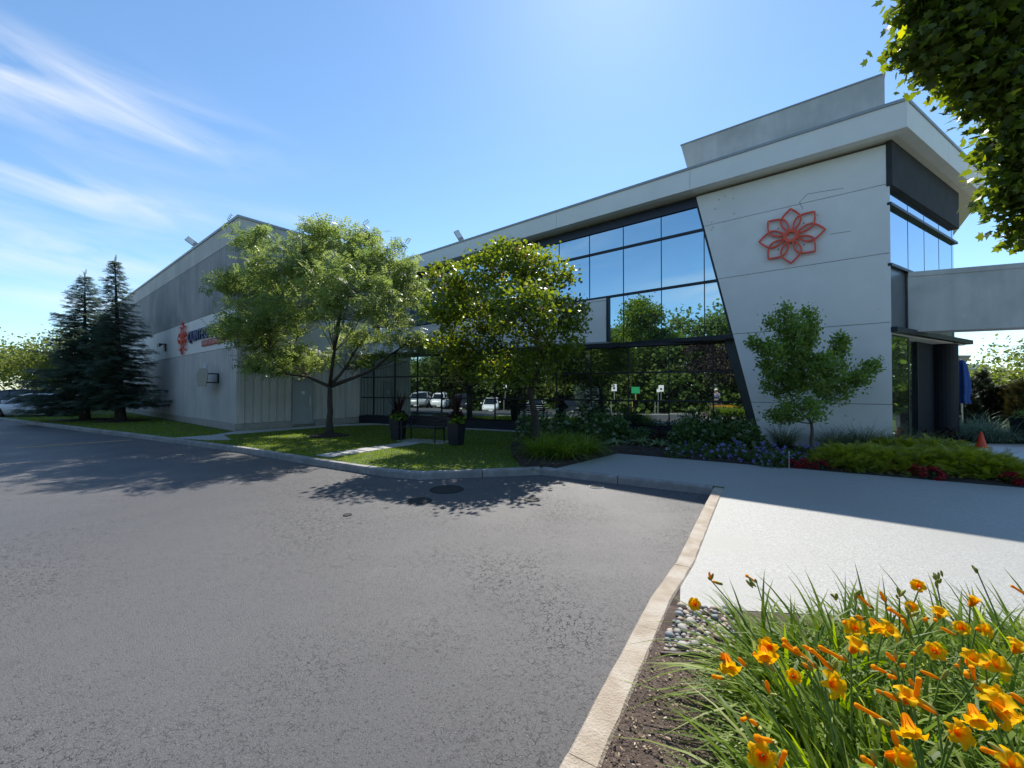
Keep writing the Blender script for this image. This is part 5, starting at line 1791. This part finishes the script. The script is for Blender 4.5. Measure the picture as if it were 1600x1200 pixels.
for x, y, h, lab in ((846, 715, .62, 'green daylily clump at the left end of the bed by the lilac tree'), (880, 718, .6, 'green daylily clump in front of the lilac trunk'), (912, 712, .56, 'green daylily clump behind the paving corner'), (865, 704, .6, 'green daylily clump nearest the lilac trunk'), (900, 704, .58, 'green daylily clump in the back of the bed')):
    c = G(x, y); root = thing('daylily_clump', lab, 'plant', c, 'leafy daylilies by the tree')
    blades(root, 'foliage', c, 300, h * .9, h * 1.5, .016, .03, .2, M_lilyleaf, lean=.8, bend=(.3, .95), kind='stuff')

for x, y, lab in ((962, 697, 'variegated hosta left of its twin in the bed'), (1003, 697, 'variegated hosta in the middle of the bed'), (1030, 700, 'small hosta beside the violet flowers')):
    c = G(x, y); root = thing('hosta', lab, 'plant', c, 'hostas')
    blades(root, 'leaf', c, 42, .28, .46, .10, .16, .05, M_hosta, lean=1.2, bend=(.3, .8), seg=4)

vx = [(1060, 714), (1090, 712), (1118, 718), (1145, 714), (1172, 722), (1200, 718), (1228, 726), (1256, 722), (1284, 720), (1205, 728)]
ordn = ['first', 'second', 'third', 'fourth', 'fifth', 'sixth', 'seventh', 'eighth', 'ninth', 'tenth']
for i, (x, y) in enumerate(vx):
    c = G(x, y)
    shrub('violet_geranium', 'violet flowering plant, %s along the paving edge from the left' % ordn[i], c, (.36, .3, .42), 420, .06, .05, M_ger, 'plant', 'violet flowers along the paving', 22 if i > 1 else 10, M_gerf, .026, 'flower', stems=False)
for i, (x, y, lab) in enumerate(((1246, 730, 'small red begonia at the edge of the violet flowers'), (1280, 733, 'red begonia mound left of the gold junipers'), (1405, 741, 'red begonia left in the row below the gold junipers'), (1432, 744, 'red begonia below the middle of the gold junipers'), (1452, 748, 'red begonia right in the row below the gold junipers'), (1578, 757, 'red begonia mound at the right end of the bed'), (1600, 755, 'red begonia cut by the right edge of the picture'))):
    shrub('red_begonia', lab, G(x, y), (.2, .18, .2), 150, .06, .055, M_begl, 'plant', 'red begonias', 16, M_beg, .045, 'flower', stems=False)


def juniper(label, c, rad):
    c = Vector(c); root = thing('gold_juniper', label, 'shrub', c, 'gold junipers')
    n_ = 900; a = rng.uniform(0, 6.283, n_); q = np.sqrt(rng.random(n_))
    hz_ = (1 - q ** 2.4)
    pos = np.array(c) + np.stack([np.cos(a) * q * rad[0], np.sin(a) * q * rad[1], rad[2] * (.15 + .75 * hz_) * rng.uniform(.45, 1.0, n_)], 1)
    ax = np.stack([np.cos(a) * .8, np.sin(a) * .8, rng.uniform(-.1, .8, n_)], 1) + rng.normal(0, .35, (n_, 3))
    nr = rng.normal(0, .4, (n_, 3)); nr[:, 2] += 1
    L = rng.uniform(.12, .26, n_)
    v, f = leaf_arrays(pos, ax, nr, L, L * .5, TWIG[0], TWIG[1], bend=.25)
    link('foliage', fast_mesh('foliage', v, f, np.repeat(rng.random(n_), len(TWIG[1]))), M_jun, root)
    m = MB()
    for i in range(8):
        b = 6.283 * i / 8
        m.tube([c - ZUP * .03, c + Vector((math.cos(b) * rad[0] * .5, math.sin(b) * rad[1] * .5, rad[2] * .5))], [.02, .008], 5)
    m.build('stems', M_bark, root)


for x, y, r_, lab in ((1325, 731, .62, 'feathery gold juniper at the left end of the golden hedge'), (1378, 734, .66, 'gold juniper second from the left in the golden hedge'), (1434, 736, .7, 'gold juniper in the middle of the golden hedge'), (1490, 741, .74, 'gold juniper second from the right in the golden hedge'), (1535, 745, .66, 'gold juniper at the right end by the orange cone'), (1400, 716, .7, 'gold juniper in the back row left'), (1465, 718, .75, 'gold juniper in the back row right')):
    juniper(lab, G(x, y), (r_, r_ * .9, .5))

for x, y, h, lab, mt in ((1225, 702, .95, 'wispy ornamental grass left of the young tree trunk', M_orn), (1300, 708, .9, 'wispy grass right of the young tree', M_orn), (1345, 709, 1.05, 'tall airy grass against the white wall', M_orn), (1385, 712, .85, 'grass clump at the white wall corner', M_orn), (1425, 704, .75, 'grass clump before the entrance glass', M_orn), (1452, 698, .6, 'low grass left of the dark column', M_orn)):
    c = G(x, y); root = thing('ornamental_grass', lab, 'plant', c, 'grasses along the wall')
    blades(root, 'foliage', c, 420, h * .6, h * 1.15, .006, .012, .13, mt, lean=.75, bend=(.15, .7), kind='stuff')
for x, y, lab in ((1462, 690, 'dark red leafy plant at the foot of the column'), (1484, 692, 'second dark red plant right at the column base'), (1440, 694, 'dark red plant left of the column')):
    shrub('red_barberry', lab, G(x, y), (.42, .35, .5), 260, .11, .06, M_dkred, 'plant', 'dark red plants')
for i, (x, y, lab) in enumerate(((1512, 689, 'silvery grass clump nearest the column'), (1535, 690, 'silvery grass clump in the middle behind the cone'), (1560, 692, 'silvery grass clump left of the dark pot'), (1545, 682, 'silvery grass clump at the back by the conifers'), (1520, 681, 'silvery grass clump behind, near the column'))):
    c = G(x, y); root = thing('silver_grass', lab, 'plant', c, 'silvery grasses')
    blades(root, 'foliage', c, 300, .7, 1.25, .012, .022, .3, M_blueg, lean=1.0, bend=(.3, .9), kind='stuff')


def conifer(label, c, H, r_, material):
    c = Vector(c); root = thing('dwarf_conifer', label, 'shrub', c, 'dwarf conifers')
    n_ = 900; zq = rng.random(n_) ** 1.3; a = rng.uniform(0, 6.283, n_)
    rr = r_ * np.sqrt(1 - zq) * (.55 + .45 * np.sqrt(rng.random(n_))) * (1 + .15 * np.sin(a * 3))
    pos = np.array(c) + np.stack([np.cos(a) * rr, np.sin(a) * rr, zq * H * .95 + .05], 1)
    ax = np.stack([np.cos(a) * .6, np.sin(a) * .6, np.full(n_, .8)], 1) + rng.normal(0, .25, (n_, 3))
    nr = np.stack([np.cos(a), np.sin(a), np.zeros(n_)], 1) + rng.normal(0, .4, (n_, 3))
    L = rng.uniform(.14, .28, n_)
    v, f = leaf_arrays(pos, ax, nr, L, L * .6, TWIG[0], TWIG[1])
    link('foliage', fast_mesh('foliage', v, f, np.repeat(rng.random(n_), len(TWIG[1]))), material, root)
    m = MB(); m.tube([c - ZUP * .05, c + ZUP * H * .8], [.06, .015], 6); m.build('stem', M_bark, root)


for x, dep, H, r_, mt, lab in ((1518, 15.5, 2.0, .55, M_conif, 'dark conifer nearest the blue umbrella'), (1535, 16.2, 2.35, .38, M_conif, 'slender dark conifer with a pointed top'), (1556, 15.0, 1.7, .4, M_conif, 'rounded dark conifer in the middle'), (1580, 14.6, 1.75, .42, M_conifg, 'bronze conifer left of the right edge'), (1602, 14.0, 1.95, .5, M_conifg, 'bronze conifer at the right edge'), (1505, 15.0, 1.5, .5, M_conif, 'dark conifer half hidden by the column')):
    p = D(x, 608, dep); conifer(lab, (p.x, p.y, 0), H, r_, mt)

# closed umbrella
p = D(1503, 608, 14.6); c = Vector((p.x, p.y, 0))
um = thing('patio_umbrella', 'closed blue patio umbrella beside the column', 'umbrella', c)
m = MB(); m.tube([c, c + ZUP * 2.75], .025, 8); m.build('pole', M_steel, um)
vs = []; fs = []; sg = 24
for r_, z in ((.05, 2.7), (.12, 2.5), (.17, 2.1), (.2, 1.6), (.16, 1.35), (.19, 1.15)):
    for k in range(sg):
        a = 6.2832 * k / sg; q = r_ * (1 + .22 * math.cos(a * 6)); vs.append(c + Vector((math.cos(a) * q, math.sin(a) * q, z)))
for i in range(5):
    for k in range(sg): fs.append((i * sg + k, i * sg + (k + 1) % sg, (i + 1) * sg + (k + 1) % sg, (i + 1) * sg + k))
fs.append(tuple(range(sg)))
fixn(MB().add(vs, fs).build('canopy', M_umb, um, smooth=True))
m = MB(); m.lathe(c, [(.3, 0), (.3, .05), (.05, .1)], 16); m.build('base', M_black, um)
# dark pot at the right border
c = G(1597, 694) + Vector((.15, 0, 0))
pt = thing('dark_pot', 'dark square pot cut by the right border', 'planter', c)
m = MB(); m.box(c + ZUP * .4, (.42, .42, .8), taper=1.2); m.build('pot', M_pot, pt, bevel=.02)
leaf_ball(pt, 'foliage', c + ZUP * .75, (.3, .3, .35), 200, .1, .07, M_hyd)
# traffic cone
c = G(1533, 700) + ZUP * .016
cn = thing('traffic_cone', 'small orange traffic cone on the entrance path', 'cone', c)
m = MB(); m.lathe(c, [(.13, .02), (.115, .06), (.03, .43), (.02, .44)], 18); m.build('cone_body', M_cone, cn, smooth=False)
m = MB(); m.box(c + ZUP * .012, (.3, .3, .024)); m.build('base', M_cone, cn, bevel=.004)
# far building
fb = thing('distant_building', 'pale flat-roofed building far beyond the umbrella', 'building', (130, 150, 0))
m = MB(); m.box((130, 152, 5.0), (62, 30, 10)); m.build('wall', M_farb, fb)
m = MB(); m.box((128, 148, 11.6), (52, 20, 3.0), taper=1.06); m.build('roof', M_farroof, fb)
for i in range(8):
    m = MB(); m.box((105 + i * 7, 136.9, 6.5), (4.5, .3, 2.2)); m.build('window', M_carglass, fb)

# ------------------------------------------------------------------ small things in the bed and on the asphalt
c = G(1201, 694); o = thing('path_light', 'thin black path light post beside the slanted wall', 'garden light', c)
m = MB(); m.tube([c - ZUP * .05, c + ZUP * .62], .018, 8); m.build('post', M_black, o)
m = MB(); m.lathe(c + ZUP * .6, [(.03, 0), (.035, .05), (.02, .07)], 10); m.build('head', M_black, o)
c = G(1043, 709); o = thing('garden_spotlight', 'small garden spotlight with white tag at the paving edge', 'garden light', c)
m = MB(); m.box(c + ZUP * .13, (.1, .012, .05)); m.build('tag', M_whitep, o)
m = MB(); m.tube([c + Vector((.12, .1, 0)), c + Vector((.12, .1, .12))], .015, 6); m.tube([c + Vector((.05, .08, .14)), c + Vector((.22, .13, .2))], .05, 10); m.tube([c, c + ZUP * .11], .006, 5); m.build('lamp_head', M_black, o)
c = G(1233, 734); o = thing('garden_stake', 'thin grey stake among the violet flowers', 'stake', c)
m = MB(); m.tube([c - ZUP * .05, c + ZUP * .34], .012, 6); m.build('stake_rod', M_coping, o)
m = MB(); m.box(c + ZUP * .36, (.03, .01, .05)); m.build('marker', M_coping, o)


def cover(label, x, y, r_, dark=M_iron, ring=None):
    c = G(x, y, AZ) + ZUP * .002
    o = thing('manhole_cover', label, 'manhole cover', c)
    m = MB(); m.lathe(c, [(r_, 0), (r_, .006), (r_ * .97, .008)], 28); m.build('lid', dark, o)
    m = MB(); k = 30
    vs = []; fs = []
    for rr_, z in ((r_ * 1.02, .0), (r_ * 1.03, .010), (r_ * 1.18, .009), (r_ * 1.22, .0)):
        for i in range(k): vs.append(c + Vector((math.cos(6.2832 * i / k) * rr_, math.sin(6.2832 * i / k) * rr_, z)))
    for q in range(3):
        for i in range(k): fs.append((q * k + i, q * k + (i + 1) % k, (q + 1) * k + (i + 1) % k, (q + 1) * k + i))
    fixn(m.add(vs, fs).build('ring', ring or M_iron, o))


cover('large round drain cover in the tree shade by the kerb', 698, 765, .25)
cover('smaller round cover left below the large drain cover', 656, 783, .16)
cover('small round cover in the sun near the forecourt kerb', 932, 761, .115, ring=M_walk)
cover('dark round cover at the lower rim of the tree shade', 831, 781, .11)
cover('tiny valve cover alone on the sunny asphalt', 543, 805, .05)

# river stones in the corner of the flower bed, edging bar
e0 = G(1032, 1029); e1 = G(1112, 1033)
m = MB(); dd = (e1 - e0).normalized(); m.box((e0 + e1) / 2 + ZUP * .02, ((e1 - e0).length, .016, .045), (dd, Vector((-dd.y, dd.x, 0)), ZUP))
tag(m.build('edging_bar', M_edging), 'rusty metal edging between the river stones and the soil', 'edging')
m = MB(); rp_ = [G(1034, 1026), G(1062, 955), G(1150, 957), G(1150, 1030)]
m.flat(rp_, .03)
rs = struct(m.build('gravel_patch', M_soil))
sm = []
for k in range(6):
    bm = bmesh.new(); bmesh.ops.create_icosphere(bm, subdivisions=2, radius=1)
    sx, sy, sz = random.uniform(.8, 1.3), random.uniform(.7, 1.0), random.uniform(.45, .7)
    from mathutils import noise as mn
    for v in bm.verts:
        q = 1 + .16 * mn.noise(v.co * 1.3 + Vector((k * 7, 0, 0))); v.co = Vector((v.co.x * sx, v.co.y * sy, v.co.z * sz)) * q
    me = bpy.data.meshes.new('stone'); bm.to_mesh(me); bm.free(); me.polygons.foreach_set('use_smooth', [True] * len(me.polygons)); me.materials.append((M_stone, M_stone2, M_stone3)[k % 3]); sm.append(me)
placed = []
tries = 0
while len(placed) < 120 and tries < 6000:
    tries += 1
    u_, v_ = random.random(), random.random()
    p = (rp_[0].lerp(rp_[3], u_)).lerp(rp_[1].lerp(rp_[2], u_), v_)
    r_ = random.choice((.012, .016, .02, .025, .03, .036))
    if all((p - q).length > (r_ + s_) * .8 for q, s_ in placed):
        placed.append((p, r_))
        o = bpy.data.objects.new('stone', random.choice(sm)); COL.objects.link(o)
        o.location = (p.x, p.y, .03 + r_ * .35); o.scale = (r_,) * 3; o.rotation_euler = (random.uniform(-.3, .3), random.uniform(-.3, .3), random.uniform(0, 6.3))
        setpar(o, rs)

# chips and crumbs on the soil
n_ = 5200
xs = rng.uniform(.0, 1.7, n_ * 3); ys = rng.uniform(.9, 2.75, n_ * 3)
w = in_poly(soil_poly, xs, ys); xs, ys = xs[w][:n_], ys[w][:n_]; n_ = len(xs)
pos = np.stack([xs, ys, rng.uniform(.022, .04, n_)], 1)
ax = rng.normal(0, 1, (n_, 3)); ax[:, 2] *= .25
nr = rng.normal(0, .35, (n_, 3)); nr[:, 2] += 1
L = rng.uniform(.005, .02, n_) * np.where(rng.random(n_) < .08, 1.8, 1)
v, f = leaf_arrays(pos, ax, nr, L, L * rng.uniform(.25, .7, n_), [(-.5, 0, 0), (.5, .1, .12), (.4, 1, .05), (-.45, .9, .1)], [(0, 1, 2, 3)])
o = link('wood_chips', fast_mesh('wood_chips', v, f, rng.random(n_) ** 1.8), M_chip); o['kind'] = 'stuff'; o['label'] = 'small wood chips and crumbs scattered on the soil'; o['category'] = 'mulch'
n_ = 9000
xs = rng.uniform(-1, 11, n_ * 4); ys = rng.uniform(6, 14, n_ * 4); w = in_poly(bed_poly, xs, ys); xs, ys = xs[w][:n_], ys[w][:n_]; n_ = len(xs)
pos = np.stack([xs, ys, rng.uniform(.05, .085, n_)], 1); ax = rng.normal(0, 1, (n_, 3)); ax[:, 2] *= .3; nr = rng.normal(0, .5, (n_, 3)); nr[:, 2] += 1
L = rng.uniform(.02, .06, n_)
v, f = leaf_arrays(pos, ax, nr, L, L * .4, [(-.5, 0, 0), (.5, .1, .12), (.4, 1, .05), (-.45, .9, .1)], [(0, 1, 2, 3)])
o = link('bark_chips', fast_mesh('bark_chips', v, f, rng.random(n_) ** 3 * .35), M_chip); o['kind'] = 'stuff'; o['label'] = 'dark bark chips covering the bed by the building'; o['category'] = 'mulch'

# ------------------------------------------------------------------ daylilies in the foreground
def lily_mesh(name, flare=1.0, ruff=.004):
    m = MB(); th_f = []
    me_v = []; me_f = []; mi = []
    for k in range(6):
        a = 6.2832 * k / 6; inner = k % 2
        ca, sa_ = math.cos(a), math.sin(a)
        rows = 7; b = len(me_v)
        for i in range(rows):
            s = i / (rows - 1)
            r_ = .004 + .05 * flare * s ** 1.7
            z = .062 * math.sin(min(s * 1.25, 1.15) * 1.4) - (.016 * max(0, s - .72) / .28 * flare) + (.002 if inner else 0)
            w_ = (.019 if inner else .0145) * math.sin(math.pi * min(.97, .1 + .86 * s)) ** .6 + .0015
            for j in (-1, -.5, 0, .5, 1):
                rz_ = random.uniform(-ruff, ruff) * (abs(j) == 1) * s
                y = j * w_; lift = (.35 * w_ * abs(j) ** 1.5) * (1 - s) - .1 * w_ * (1 - abs(j)) + rz_
                rr = r_ - .15 * w_ * abs(j) * (1 - s)
                me_v.append((rr * ca - y * sa_, rr * sa_ + y * ca, z + lift))
        for i in range(rows - 1):
            for j in range(4):
                me_f.append((b + i * 5 + j, b + i * 5 + j + 1, b + (i + 1) * 5 + j + 1, b + (i + 1) * 5 + j)); mi.append(1 if i < 2 else 0)
    me = bpy.data.meshes.new(name); me.from_pydata(me_v, [], me_f)
    me.materials.append(M_lily2); me.materials.append(M_lilyo2)
    me.polygons.foreach_set('material_index', mi); me.polygons.foreach_set('use_smooth', [True] * len(me_f)); me.update()
    return me


def petal_mat(name, c1, c2):
    m = mat(name, c1, c2, scale=55, rough=.7, spec=.08)
    t = m.node_tree; b = t.nodes['Principled BSDF']; out = t.nodes['Material Output']
    tr = N('ShaderNodeBsdfTranslucent', t)
    src = b.inputs['Base Color'].links[0].from_socket
    t.links.new(src, tr.inputs[0])
    mx = N('ShaderNodeMixShader', t); mx.inputs[0].default_value = .4
    t.links.new(b.outputs[0], mx.inputs[1]); t.links.new(tr.outputs[0], mx.inputs[2]); t.links.new(mx.outputs[0], out.inputs[0])
    return m


M_lily2 = petal_mat('daylily_petal_gold', (.95, .50, .003), (.97, .60, .006))
M_lilyo2 = petal_mat('daylily_throat_orange', (.90, .34, .003), (.94, .42, .004))
M_bud2 = petal_mat('daylily_bud_orange', (.90, .34, .003), (.94, .44, .005))
lilies = [[lily_mesh('flower', f_ * random.uniform(.9, 1.1), r_) for _ in range(4)] for f_, r_ in ((1.0, .006), (.8, .008), (.55, .006))]


def bud_mesh(name, L, r_, m_, flare=0.0):
    prof = [(0, .25), (.15, .62), (.45, 1.0), (.75, .9), (.93, .55 + flare), (1.0, .12 + flare * 1.4)]
    m = MB(); m.tube([(0, 0, L * s) for s, _ in prof], [r_ * q for _, q in prof], 7)
    me = m.mesh(name); me.polygons.foreach_set('use_smooth', [True] * len(me.polygons)); me.materials.append(m_); return me


buds = [bud_mesh('bud', .08, .0065, M_bud2, .9), bud_mesh('bud', .09, .0065, M_bud2, .6), bud_mesh('bud', .06, .0075, M_bud2)]
gbuds = [bud_mesh('bud', .05, .0075, M_budg), bud_mesh('bud', .035, .006, M_budg)]

LX = []
cl_pos = []
rowsY = [(.72, .74), (1.0, .9), (1.28, 1.08), (1.55, 1.24), (1.85, 1.38), (2.12, 1.46)]
for ri, (yy, x0) in enumerate(rowsY):
    x = x0
    while x < yy * 1.34 + .45:
        cl_pos.append((x + random.uniform(-.05, .05), yy + random.uniform(-.06, .06))); x += .3
rownm = ['front', 'second', 'third', 'fourth', 'fifth', 'back']
clumps = []
cnt = {}
for (x, y) in cl_pos:
    c = Vector((x, y, .015))
    ri = min(range(6), key=lambda i: abs(rowsY[i][0] - y)); cnt[ri] = cnt.get(ri, 0) + 1
    root = thing('daylily_plant', 'orange daylily plant in the foreground bed, number %d from the left in the %s row' % (cnt[ri], rownm[ri]) if False else 'orange daylily plant, %s from the left in the %s row of the foreground bed' % (ordn[cnt[ri] - 1], rownm[ri]), 'plant', c, 'foreground daylilies')
    blades(root, 'leaves', c, 240, .34, .70, .014, .030, .13, M_lilyleaf, lean=.95, bend=(.15, .9), seg=6, kind='stuff')
    clumps.append((root, c))


def near_clump(p):
    return min(clumps, key=lambda q: (q[1].x - p.x) ** 2 + (q[1].y - p.y) ** 2)


def scape(root, c, p):
    m = MB(); a = c + Vector((random.uniform(-.05, .05), random.uniform(-.05, .05), .05)); md = a.lerp(p, .6) + Vector((0, 0, .1 * (p - a).length))
    m.tube([a, a.lerp(md, .5) + ZUP * .03, md, p], [.005, .0045, .004, .003], 5); m.build('stem', M_stem, root)


def z2p(zx, zy):
    return 1000 + zx / 2.667, 860 + zy / 2.667


FL = [(1230, 420, 1, 0), (1440, 330, 1, 1), (1480, 480, 0, 1), (1580, 400, 1, 3), (805, 560, 0, 1), (1335, 765, 0, 1), (1125, 740, 1, 2), (1250, 255, 1, 3), (895, 325, 0, 0), (1035, 335, 0, 1), (900, 400, 1, 3), (1160, 150, 2, 0), (1385, 455, 1, 3), (370, 475, 1, 2), (540, 405, 1, 0), (520, 438, 1, 2),
      (640, 525, 2, 0), (510, 862, 1, 0), (1405, 700, 1, 2), (1500, 640, 0, 3), (1525, 690, 1, 2), (1115, 605, 1, 3), (1080, 868, 2, 1), (1340, 325, 2, 0), (1390, 205, 2, 3), (1560, 898, 0, 3), (230, 225, 2, 0), (1130, 235, 2, 0), (985, 320, 1, 2), (1470, 610, 1, 0)]
for zx, zy, k, face in FL:
    x, y = z2p(zx, zy); h = random.uniform(.56, .64)
    p = G(x, y, h)
    if p.y > 2.35: p = D(x, y, 2.3)
    root, c = near_clump(p)
    dirv = {0: Vector((-.5, -.55, .45)), 1: Vector((.02, -.75, .55)), 2: Vector((-.1, -.6, -.35)), 3: Vector((.1, -.35, .9))}[face] + Vector((random.gauss(0, .15), random.gauss(0, .15), random.gauss(0, .12)))
    o = bpy.data.objects.new('flower', random.choice(lilies[k])); COL.objects.link(o)
    dirv.normalize()
    o.location = p - dirv * .04; o.rotation_euler = (dirv.to_track_quat('Z', 'Y') @ __import__('mathutils').Quaternion((0, 0, 1), random.random() * 6.28)).to_euler(); sc = random.uniform(.78, 1.05); o.scale = (sc,) * 3
    setpar(o, root); scape(root, c, o.location.copy())
BU = [(290, 100), (312, 132), (465, 120), (945, 222), (1010, 190), (630, 405), (645, 425), (710, 415), (765, 415), (820, 440), (1040, 440), (1115, 330), (1190, 285), (1270, 330), (1140, 430), (1040, 605), (985, 690), (1000, 590), (1190, 510), (1360, 510), (1390, 520), (530, 560), (425, 465), (515, 465), (1190, 655), (960, 885), (590, 880), (530, 790), (440, 700), (470, 715), (1585, 170), (765, 460), (690, 480), (780, 480), (1095, 480), (1130, 550), (1060, 530), (915, 280), (1080, 270), (1230, 290), (1320, 480), (1580, 620), (1490, 850), (345, 440), (1420, 580), (330, 530), (700, 460), (1065, 790), (1150, 610), (850, 300), (1005, 500)]
for i, (zx, zy) in enumerate(BU):
    x, y = z2p(zx, zy); p = G(x, y, random.uniform(.54, .64))
    if p.y > 2.4: p = D(x, y, 2.32)
    root, c = near_clump(p)
    dirv = Vector((-.75 + random.gauss(0, .25), -.1 + random.gauss(0, .35), .55 + random.gauss(0, .22))).normalized()
    o = bpy.data.objects.new('bud', random.choice(buds)); COL.objects.link(o)
    o.location = p - dirv * .04; o.rotation_euler = dirv.to_track_quat('Z', 'Y').to_euler(); o.scale = (random.uniform(.95, 1.25),) * 3
    setpar(o, root)
    if i % 2 == 0: scape(root, c, o.location.copy())
    for k in range(2):
        q = bpy.data.objects.new('bud', random.choice(gbuds)); COL.objects.link(q)
        d2 = (dirv + Vector((random.gauss(0, .5), random.gauss(0, .5), random.gauss(.3, .3)))).normalized()
        q.location = p - dirv * .045; q.rotation_euler = d2.to_track_quat('Z', 'Y').to_euler(); setpar(q, root)
for i in range(9):
    zx, zy = random.uniform(230, 1600), random.uniform(80, 240) + (60 if random.random() < .4 else 0)
    x, y = z2p(zx, zy); p = G(x, y, random.uniform(.58, .66))
    if p.y > 2.45: p = D(x, y, 2.3)
    root, c = near_clump(p)
    for k in range(3):
        q = bpy.data.objects.new('bud', random.choice(gbuds)); COL.objects.link(q)
        d2 = Vector((random.gauss(-.2, .4), random.gauss(0, .4), 1)).normalized(); q.location = p + Vector((random.gauss(0, .008), 0, random.gauss(0, .008))); q.rotation_euler = d2.to_track_quat('Z', 'Y').to_euler(); setpar(q, root)
    if i % 2 == 0: scape(root, c, p)

# ------------------------------------------------------------------ the person with the phone (seen in the glass)
def skin_mesh(name, pts, edges, radii, root_i, sub=1):
    me = bpy.data.meshes.new(name); me.from_pydata(pts, edges, [])
    ob = bpy.data.objects.new(name, me); COL.objects.link(ob)
    sk = ob.modifiers.new('skin', 'SKIN'); ss = ob.modifiers.new('sub', 'SUBSURF'); ss.levels = sub; ss.render_levels = sub
    if not me.skin_vertices: me.attributes  # layer is made by the modifier below
    bm = bmesh.new(); bm.from_mesh(me); lay = bm.verts.layers.skin.verify()
    for i, v in enumerate(bm.verts):
        v[lay].radius = (radii[i],) * 2 if not isinstance(radii[i], tuple) else radii[i]
        v[lay].use_root = (i == root_i)
    bm.to_mesh(me); bm.free()
    dg = bpy.context.evaluated_depsgraph_get()
    m2 = bpy.data.meshes.new_from_object(ob.evaluated_get(dg))
    bpy.data.objects.remove(ob)
    m2.polygons.foreach_set('use_smooth', [True] * len(m2.polygons))
    return m2


pb = Vector((.02, -.62, .0))
per = thing('person', 'person in blue shirt and pale cap holding a phone, reflected in the glass', 'person', pb)
J = [(0, 0, .86), (0, 0, 1.02), (0, .01, 1.2), (0, .03, 1.33), (0, .05, 1.42), (0, .06, 1.5), (0, .07, 1.58),
     (.16, .02, 1.3), (.24, .14, 1.14), (.13, .40, 1.42), (.09, .50, 1.53), (-.16, .02, 1.3), (-.24, .14, 1.14), (-.13, .40, 1.42), (-.09, .50, 1.53),
     (.09, 0, .82), (.10, .05, .45), (.11, 0, .07), (.12, .14, .04), (-.09, 0, .82), (-.10, .05, .45), (-.11, 0, .07), (-.12, .14, .04)]
J = [tuple(pb + Vector(p)) for p in J]
Ee = [(0, 1), (1, 2), (2, 3), (3, 4), (4, 5), (5, 6), (3, 7), (7, 8), (8, 9), (9, 10), (3, 11), (11, 12), (12, 13), (13, 14), (0, 15), (15, 16), (16, 17), (17, 18), (0, 19), (19, 20), (20, 21), (21, 22)]
Rr_ = [.12, .125, .13, .1, .055, .085, .075, .06, .045, .035, .03, .06, .045, .035, .03, .085, .06, .045, .035, .085, .06, .045, .035]
link('body', skin_mesh('body', J, Ee, Rr_, 0), M_skin, per)
shirt_i = [0, 1, 2, 3, 7, 8, 11, 12]; mp = {a: b for b, a in enumerate(shirt_i)}
sj = [J[i] for i in shirt_i]; sj[0] = tuple(Vector(J[0]) + ZUP * .02)
link('shirt', skin_mesh('shirt', sj, [(mp[a], mp[b]) for a, b in Ee if a in mp and b in mp], [(.155, .13), (.155, .13), (.165, .135), .12, .085, .065, .085, .065], 0), M_shirt, per)
tr_i = [0, 15, 16, 17, 19, 20, 21]; mp = {a: b for b, a in enumerate(tr_i)}
link('trousers', skin_mesh('trousers', [J[i] for i in tr_i], [(mp[a], mp[b]) for a, b in Ee if a in mp and b in mp], [.14, .105, .085, .065, .105, .085, .065], 0), M_trous, per)
hc = pb + Vector((0, .07, 1.56))
m = MB(); m.lathe(hc, [(.105, -.01), (.108, .03), (.09, .08), (.04, .11), (.005, .115)], 18); m.box(hc + Vector((0, .12, .0)), (.15, .13, .012)); m.build('cap', M_cap, per, smooth=False)
for sgn in (-1, 1):
    for k in range(4):
        m = MB(); w_ = Vector(J[10 if sgn > 0 else 14]); z = .03 - .018 * k
        m.tube([w_ + Vector((0, 0, z * .6)), w_ + Vector((sgn * .012, .05, z + .05)), w_ + Vector((sgn * -.002, .075 - .004 * k, z + .08)), w_ + Vector((sgn * -.022, .07 - .004 * k, z + .095))], [.011, .009, .008, .006], 6)
        m.build('finger', M_skin, per, smooth=True)
    m = MB(); m.tube([w_, w_ + Vector((sgn * -.03, .03, .05)), w_ + Vector((sgn * -.045, .045, .085))], [.012, .01, .007], 6); m.build('thumb', M_skin, per, smooth=True)
    m = MB(); m.box(Vector((hc.x + sgn * .033, hc.y + .098, hc.z - .055)), (.022, .012, .01)); m.build('eye', M_black, per)
m = MB(); m.box(Vector((0, -.045, CAMH - .02)), (.15, .009, .074)); ph = m.build('phone_body', M_black, None, bevel=.004)
pho = thing('mobile_phone', 'black phone held level in the raised hands of the person', 'phone', (0, -.045, CAMH - .02)); setpar(ph, pho)
m = MB(); m.box(Vector((-.045, -.051, CAMH - .02)), (.02, .002, .02)); m.build('lens', M_carglass, pho)
